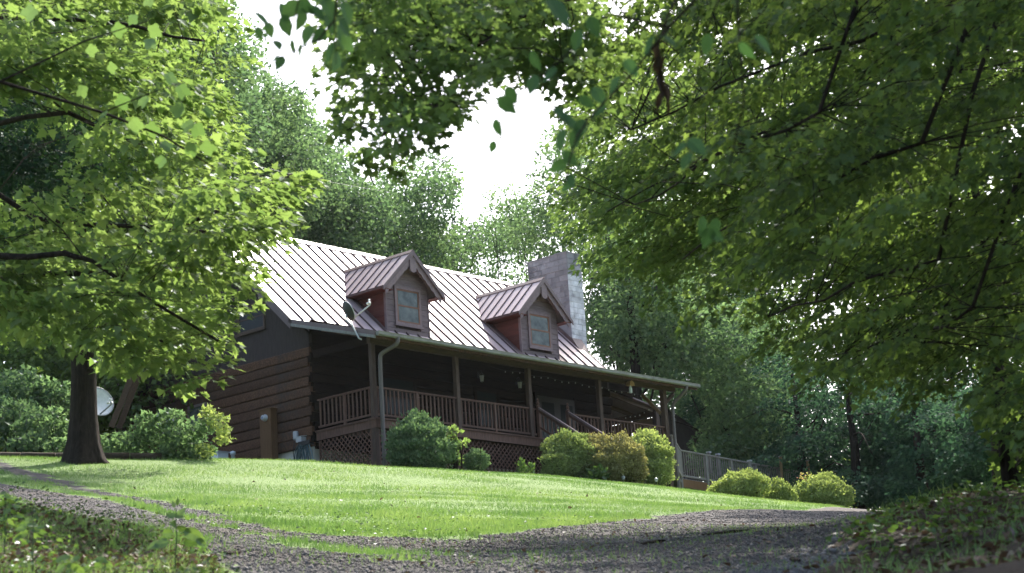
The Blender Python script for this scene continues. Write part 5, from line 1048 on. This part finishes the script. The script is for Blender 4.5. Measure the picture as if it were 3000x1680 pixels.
FT('background_tree', 'hazy dense tree rising behind the left end of the cabin roof', 840, 88, [(640,340),(740,230),(850,215),(910,290),(950,400),(1000,410),(1070,520),(930,590),(960,780),(640,780)], 70, (1.0, 1.9), 'leaf_far', .22, 1.0)
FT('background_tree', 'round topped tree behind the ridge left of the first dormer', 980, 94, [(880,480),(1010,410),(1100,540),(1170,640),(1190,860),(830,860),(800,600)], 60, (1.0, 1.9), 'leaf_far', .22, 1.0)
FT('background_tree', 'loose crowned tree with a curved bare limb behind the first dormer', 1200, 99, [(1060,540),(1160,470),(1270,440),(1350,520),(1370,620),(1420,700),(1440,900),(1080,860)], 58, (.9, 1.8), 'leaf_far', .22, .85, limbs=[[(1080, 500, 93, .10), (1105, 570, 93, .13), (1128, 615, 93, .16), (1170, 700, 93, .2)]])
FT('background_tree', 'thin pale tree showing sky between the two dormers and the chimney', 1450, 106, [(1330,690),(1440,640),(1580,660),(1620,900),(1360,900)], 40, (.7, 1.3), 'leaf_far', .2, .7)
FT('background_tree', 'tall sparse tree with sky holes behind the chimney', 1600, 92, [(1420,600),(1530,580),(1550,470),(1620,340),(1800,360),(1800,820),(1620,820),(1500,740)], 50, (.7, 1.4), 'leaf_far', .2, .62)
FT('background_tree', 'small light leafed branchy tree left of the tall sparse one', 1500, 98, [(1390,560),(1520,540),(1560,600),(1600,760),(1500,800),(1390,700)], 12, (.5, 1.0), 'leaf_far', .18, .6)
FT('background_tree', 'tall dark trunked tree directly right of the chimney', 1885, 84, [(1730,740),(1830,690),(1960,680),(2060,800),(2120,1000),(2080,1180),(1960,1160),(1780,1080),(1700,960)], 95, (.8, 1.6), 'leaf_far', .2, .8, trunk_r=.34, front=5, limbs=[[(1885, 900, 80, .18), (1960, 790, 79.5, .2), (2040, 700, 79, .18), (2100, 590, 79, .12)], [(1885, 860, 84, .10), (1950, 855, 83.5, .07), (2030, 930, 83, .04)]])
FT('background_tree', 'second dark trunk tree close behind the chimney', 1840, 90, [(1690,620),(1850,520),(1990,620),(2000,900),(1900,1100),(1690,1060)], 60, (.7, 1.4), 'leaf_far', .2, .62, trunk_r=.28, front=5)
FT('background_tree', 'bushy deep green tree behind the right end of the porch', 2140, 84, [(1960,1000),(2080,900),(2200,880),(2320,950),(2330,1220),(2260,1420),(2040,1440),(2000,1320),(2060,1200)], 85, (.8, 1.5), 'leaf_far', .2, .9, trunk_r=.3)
HK = 'hemlocks beyond the deck'
def hem(px, D, poly, n, lb, cov=.9): FT('hemlock_tree', lb, px, D, poly, n, (.8, 1.6), 'leaf_hemlock', .2, cov, flatk=.13, trunk_r=.24, front=2.0, group=HK, droop=.45)
hem(2352, 80, [(2160,1010),(2520,1010),(2560,1250),(2620,1490),(2120,1490),(2220,1250)], 66, 'hemlock with a bare dark trunk behind the deck railing end', .8)
hem(2510, 76, [(2430,1030),(2760,1060),(2820,1490),(2380,1490),(2470,1250)], 66, 'hemlock with layered boughs right of the golden shrubs', .85)
hem(2700, 72, [(2580,1080),(3050,1100),(3100,1500),(2580,1500)], 70, 'bluish hemlock farthest right beyond the driveway crest', .85)
hem(2230, 92, [(1960,1120),(2100,1000),(2480,1050),(2480,1480),(2000,1470)], 75, 'farther hemlock seen through gaps behind the deck', .8)
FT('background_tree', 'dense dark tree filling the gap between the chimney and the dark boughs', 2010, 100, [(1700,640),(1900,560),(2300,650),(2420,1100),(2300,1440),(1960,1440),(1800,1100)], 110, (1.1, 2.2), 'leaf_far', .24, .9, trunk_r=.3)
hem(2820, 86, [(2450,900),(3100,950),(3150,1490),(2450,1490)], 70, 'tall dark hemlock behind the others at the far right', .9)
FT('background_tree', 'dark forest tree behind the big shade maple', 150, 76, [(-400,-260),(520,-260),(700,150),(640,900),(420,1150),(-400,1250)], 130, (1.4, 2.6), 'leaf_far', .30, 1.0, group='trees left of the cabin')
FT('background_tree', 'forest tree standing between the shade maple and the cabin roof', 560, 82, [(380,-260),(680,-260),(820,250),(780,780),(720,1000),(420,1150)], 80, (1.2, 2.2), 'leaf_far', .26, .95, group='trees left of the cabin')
FT('background_tree', 'low dark woodland tree behind the white satellite dish', 330, 70, [(-200,900),(700,850),(640,1150),(560,1330),(-200,1330)], 80, (.9, 1.7), 'leaf_shade', .24, 1.0, group='trees left of the cabin')

# far edge of the wood, one mass
P_ = []
for x0, x1, y0, y1, D, n in ((1960, 3300, 1330, 1500, 98, 2600), (-400, 640, 1080, 1330, 84, 3200)):
    for _ in range(n): P_.append(W(rng.uniform(x0, x1), rng.uniform(y0, y1), D+rng.normal()*4))
P_ = np.array(P_); n = len(P_)
tag(leaf_cloud('undergrowth', 'leaf_shade', None, P_, unit(rng.normal(size=(n, 3))), unit(rng.normal(size=(n, 3))+[0, 0, .6]), rng.uniform(.3, .6, n), TEMPL['star'], rng.random(n)), 'dark undergrowth at the edge of the wood', 'undergrowth', kind='stuff')

# ------------------------------------------------------------------ ground cover
def ground_pts(n, D0, D1, px0, px1, want, powr=1.0):
    D = D0+(D1-D0)*rng.random(n)**powr; px = rng.uniform(px0, px1, n)
    p = CAM+D[:, None]*(CF+CR*((px[:, None]-1500)/FPX)+CU*(-.08)); x, y = p[:, 0], p[:, 1]
    k = np.isin(cover(x, y), want); x, y = x[k], y[k]; return x, y, gsurf(x, y), D[k]
BLADE = ([(-.06, 0, 0), (.06, 0, 0), (.0, 1, .25)], [(0, 1, 2)])
def blades(name, n, D0, D1, px0, px1, want, h, mat='blade', powr=1.0, label=None, lean=.35, wide=1.0, tint=None):
    x, y, z, D = ground_pts(n, D0, D1, px0, px1, want, powr); m = len(x); patch = .5+.36*fnoise(x, y, .55, 21)+.26*fnoise(x, y, 2.4, 22)+.15*fnoise(x, y, 7.0, 24)
    hh = h*rng.uniform(.5, 1.3, m)*(1+.35*np.clip(fnoise(x, y, 1.3, 23), -1, 1)); tip = unit(rng.normal(size=(m, 3))*lean+[0, 0, 1]); nr = unit(rng.normal(size=(m, 3))*[1, 1, .2])
    tv = ([(a[0]*wide, a[1], a[2]) for a in BLADE[0]], BLADE[1])
    o = leaf_cloud(name, mat, None, np.stack([x, y, z-.01], 1), tip, nr, hh, tv, np.clip(patch*.7+rng.random(m)*.35, 0, 1)); tag(o, label, 'grass', kind='stuff')
blades('grass', 300000, 22, 62, -150, 2600, [0], .06, powr=.85, label='mown sunlit lawn grass sloping up to the cabin', wide=1.5)
blades('grass', 66000, 15.5, 36, -100, 2300, [0], .085, powr=1.2, label='longer grass along the lower lawn edge and track strip', wide=1.3)
blades('grass', 9000, 13, 30, 300, 2500, [1], .05, label='sparse short grass growing in the gravel', wide=1.4)
blades('grass', 42000, 10.5, 24, -200, 800, [2], .075, label='rough grass on the weedy bank at lower left', lean=.6, wide=.8)
blades('grass', 12000, 10, 40, 2150, 3200, [3], .10, label='thin shaded grass on the leafy bank', lean=.6, wide=.8)
# broad leaved ground weeds
def carpet(name, n, D0, D1, px0, px1, want, size, mat, tm, label, hmax, cat='weeds', mask=None, upn=1.0):
    x, y, z, D = ground_pts(n, D0, D1, px0, px1, want)
    if mask is not None: k = mask(x, y, D); x, y, z = x[k], y[k], z[k]
    m = len(x); P_ = np.stack([x, y, z+hmax*rng.random(m)**1.6], 1)
    tag(leaf_cloud(name, mat, None, P_, unit(rng.normal(size=(m, 3))*[1, 1, .35]), unit(rng.normal(size=(m, 3))*.45+[0, 0, upn]), size*rng.uniform(.5, 1.3, m), TEMPL[tm], rng.random(m)), label, cat, kind='stuff')
carpet('weeds', 8000, 10.5, 24, -250, 760, [2], .036, 'leaf_weed', 'ovate', 'low leafy weeds covering the bank at lower left', .22, mask=lambda x, y, D: fnoise(x, y, 1.1, 31) > -.15)
carpet('fallen_leaves', 16000, 10.5, 24, -250, 760, [2], .05, 'leaf_dry', 'ovate', 'dry brown leaves and stems on the bank at lower left', .06, 'leaf litter', mask=lambda x, y, D: fnoise(x, y, 1.1, 31) < .35)
carpet('fallen_leaves', 11000, 9.5, 40, 2000, 3300, [3], .06, 'leaf_dry', 'ovate', 'brown fallen leaves on the shaded bank at lower right', .05, 'leaf litter')
carpet('fallen_leaves', 900, 12, 34, 900, 2700, [1], .05, 'leaf_dry', 'ovate', 'scattered dead leaves on the gravel', .02, 'leaf litter')
carpet('fallen_leaves', 260, 24, 56, 100, 2300, [0], .07, 'leaf_dry', 'ovate', 'a few dry leaves scattered on the lawn', .05, 'leaf litter')
carpet('weeds', 8000, 12, 34, 2250, 3300, [3], .062, 'leaf_weed', 'ovate', 'green seedlings and vines on the shaded bank at lower right', .10, mask=lambda x, y, D: (fnoise(x, y, .9, 33) > -.25) & (D > 13.5))
carpet('weeds', 5000, 22, 33, -100, 1900, [0], .05, 'leaf_weed', 'ovate', 'clover and plantain along the track strip and lawn edge', .09, mask=lambda x, y, D: fnoise(x, y, 1.7, 35) > .0)
# loose gravel
x, y, z, D = ground_pts(110000, 11.5, 40, -150, 2750, [1], 1.5); m = len(x)
OCT = ([(.5, 0, 0), (0, .6, 0), (-.5, 0, 0), (0, -.6, 0), (0, 0, .38), (0, 0, -.3)], [(0, 1, 4), (1, 2, 4), (2, 3, 4), (3, 0, 4), (1, 0, 5), (2, 1, 5), (3, 2, 5), (0, 3, 5)])
m_, nt_, out_ = nodes_of('stone'); p_ = nt_.nodes.new('ShaderNodeBsdfPrincipled'); nt_.links.new(p_.outputs[0], out_.inputs[0]); at_ = nt_.nodes.new('ShaderNodeAttribute'); at_.attribute_name = 'tint'
r_ = ramp(nt_, [(0, (.052, .048, .046)), (.5, (.085, .079, .077)), (.88, (.122, .114, .111)), (1, (.19, .18, .178))]); nt_.links.new(at_.outputs['Fac'], r_.inputs[0]); nt_.links.new(r_.outputs[0], p_.inputs['Base Color']); p_.inputs['Roughness'].default_value = .85; MATS['stone'] = m_
tag(leaf_cloud('gravel', 'stone', None, np.stack([x, y, z+.004], 1), unit(rng.normal(size=(m, 3))*[1, 1, .3]), unit(rng.normal(size=(m, 3))*.4+[0, 0, 1]), np.clip(rng.lognormal(math.log(.015), .5, m), .008, .055), OCT, np.clip(.62*rng.random(m)+.24+.22*fnoise(x, y, .9, 41)+.08*fnoise(x, y, 3.0, 42), 0, 1)), 'loose grey gravel of the driveway', 'gravel', kind='stuff')
# twigs lying on the drive
for k, (a, b, c_, lb) in enumerate((((2060, 1577, 22), (2150, 1568, 22.5), (2200, 1567, 22.6), 'long dark stick lying across the upper driveway'), ((1880, 1597, 19), (1925, 1590, 19.3), (1950, 1592, 19.3), 'short dark stick lying on the middle of the driveway'), ((2320, 1640, 14.2), (2335, 1655, 14), (2345, 1668, 13.8), 'bent twig at the foot of the leafy bank'), ((2600, 1500, 30), (2640, 1494, 31), (2660, 1493, 31), 'dark branch lying at the driveway crest'), ((660, 1630, 15.2), (690, 1618, 15.4), (705, 1608, 15.6), 'dead twig at the edge of the weedy bank'))):
    q = np.array([W(*p) for p in (a, b, c_)]); q[:, 2] = gsurf(q[:, 0], q[:, 1])+.02; mb = MB(); mb.tube(q, [.018, .016, .008], 6); o = mb.build('stick', 'bark', None); tag(o, lb, 'stick', 'sticks on the driveway')
# timber edging of the bed below the big maple
ends = [(-120, 1334, 53.6), (62, 1336, 53.4), (165, 1338, 53.2), (290, 1341, 53), (380, 1342, 53), (475, 1346, 53.2)]
for k, lb in enumerate(('weathered edging log at the far left of the planting bed', 'edging log left of the big maple trunk', 'edging log directly below the big maple trunk', 'short edging log just right of the big maple trunk', 'edging log ending at the leafy bush by the gable wall')):
    a, b = W(*ends[k]), W(*ends[k+1]); a[2] = gz(a[0], a[1])+.07; b[2] = gz(b[0], b[1])+.07; d = unit(b-a); mb = MB(); mb.tube(curve_pts(a+d*.02, b-d*.02, 5, 0, .004), .10+.01*random.random(), 9); o = mb.build('edging_log', 'edging_log', None, True); tag(o, lb, 'log', 'logs edging the planting bed')
# solar path lights in front of the hedge
for px, py, lb in ((1826, 1398, 'small grey path light in front of the bronze hedge shrub'), (1922, 1404, 'small grey path light in front of the bright green hedge shrub')):
    c = W(px, py, 61.5); g_ = gz(c[0], c[1]); t = thing('path_light', lb, 'lamp', 'path lights by the hedge')
    mb = MB(); mb.tube([(c[0], c[1], g_-.1), (c[0], c[1], c[2])], .012, 6); mb.build('stake', 'black_iron', t); mb = MB(); mb.lathe(c, [(.035, -.08), (.045, -.02)], 10); mb.build('lens', 'solar_grey', t, True); mb = MB(); mb.lathe(c, [(.06, -.02), (.056, .01), (.03, .03), (.005, .04)], 10); mb.build('cap', 'solar_grey', t, True)
# single weeds in the foreground
def stalk_weed(label, px, py0, py1, D, leaves, mat='leaf_weed', r=.006, group=None):
    t = thing('broadleaf_weed', label, 'plant', group); b = W(px, py1, D); b[2] = min(b[2], float(gsurf(b[0], b[1]))); tp = W(px+4, py0, D); mb = MB(); mb.tube(curve_pts(b, tp, 6, 0, .01), np.linspace(r, r*.4, 6), 6); mb.build('stem', 'leaf_stem', t, True)
    for lx, ly, s, an in leaves:
        me = bpy.data.meshes.new('leaf'); me.from_pydata([(v[0]*.95, v[1], v[2]) for v in tv], [], tf); a = me.attributes.new('tint', 'FLOAT', 'FACE'); a.data.foreach_set('value', np.full(len(tf), rng.uniform(.3, 1), np.float32)); me.materials.append(MATS[mat]); leaf_obj(t, me, lx, ly, D+rng.normal()*.03, s, an, rng.uniform(-.9, .9))
flat('leaf_stem', (.06, .10, .03), .7, .2)
stalk_weed('tall weed with a bare green stem and broad leaves by the left track', 512, 1490, 1625, 12.6, [(535, 1498, 34, 2.4), (500, 1512, 36, -1.7), (528, 1515, 30, 1.6), (540, 1550, 50, 1.3), (570, 1568, 70, 1.15), (490, 1562, 46, -1.5), (505, 1535, 26, -2.2), (560, 1590, 50, 1.4), (470, 1595, 56, -1.3), (450, 1600, 44, -1.2), (590, 1590, 40, 1.0), (520, 1470, 24, 3.0), (508, 1478, 22, -2.8)])
stalk_weed('pale fern leaved weed at the lower left corner', 95, 1520, 1600, 12.8, [(70, 1535, 30, -1.5), (95, 1540, 34, 1.5), (60, 1550, 34, -1.4), (105, 1553, 36, 1.4), (65, 1566, 36, -1.4), (115, 1568, 34, 1.3), (120, 1545, 26, 1.8), (50, 1575, 30, -1.1), (80, 1525, 26, 2.7), (125, 1560, 28, 1.5)])
stalk_weed('broad bright leaves at the bottom edge near the left corner', 205, 1640, 1700, 11.6, [(180, 1640, 60, -1.3), (215, 1655, 56, 1.2), (200, 1672, 50, -.4), (235, 1670, 50, 1.0), (175, 1668, 40, -1.0), (225, 1635, 30, 2.4)])
stalk_weed('glossy curled leaf weed right of the bottom corner plant', 305, 1630, 1690, 11.8, [(300, 1643, 44, 1.3), (285, 1655, 34, -1.0), (320, 1655, 34, 1.0)])
stalk_weed('leafy weed rising at the left edge above the bank', 12, 1440, 1560, 13.5, [(8, 1446, 26, -1.3), (24, 1455, 28, 1.2), (2, 1475, 32, -1.2), (34, 1470, 28, 1.1), (20, 1500, 32, -.9), (40, 1500, 30, 1.2), (10, 1520, 32, -1.1), (32, 1530, 28, .8), (50, 1485, 24, 1.5), (60, 1512, 26, 1.3)])
# power line
t = thing('power_line', 'thin overhead wire crossing in front of the trees left of the cabin roof', 'wire'); mb = MB(); mb.tube(curve_pts(W(500, 420, 62), W(1120, 560, 70), 12, -.012, 0), .004, 5); mb.build('wire', 'grey_metal', t)

# ------------------------------------------------------------------ humid summer air
mb = MB(); mb.box(-1650, 1650, -1650, 1650, min(zz)-1.2, 60); m_, nt_, out_ = nodes_of('air'); pv = nt_.nodes.new('ShaderNodeVolumePrincipled')
pv.inputs['Color'].default_value = (.84, .92, 1.0, 1); pv.inputs['Density'].default_value = .00008; pv.inputs['Anisotropy'].default_value = .2
nt_.links.new(pv.outputs[0], out_.inputs['Volume']); MATS['air'] = m_; mb.build('haze', 'air', None, kind='stuff')
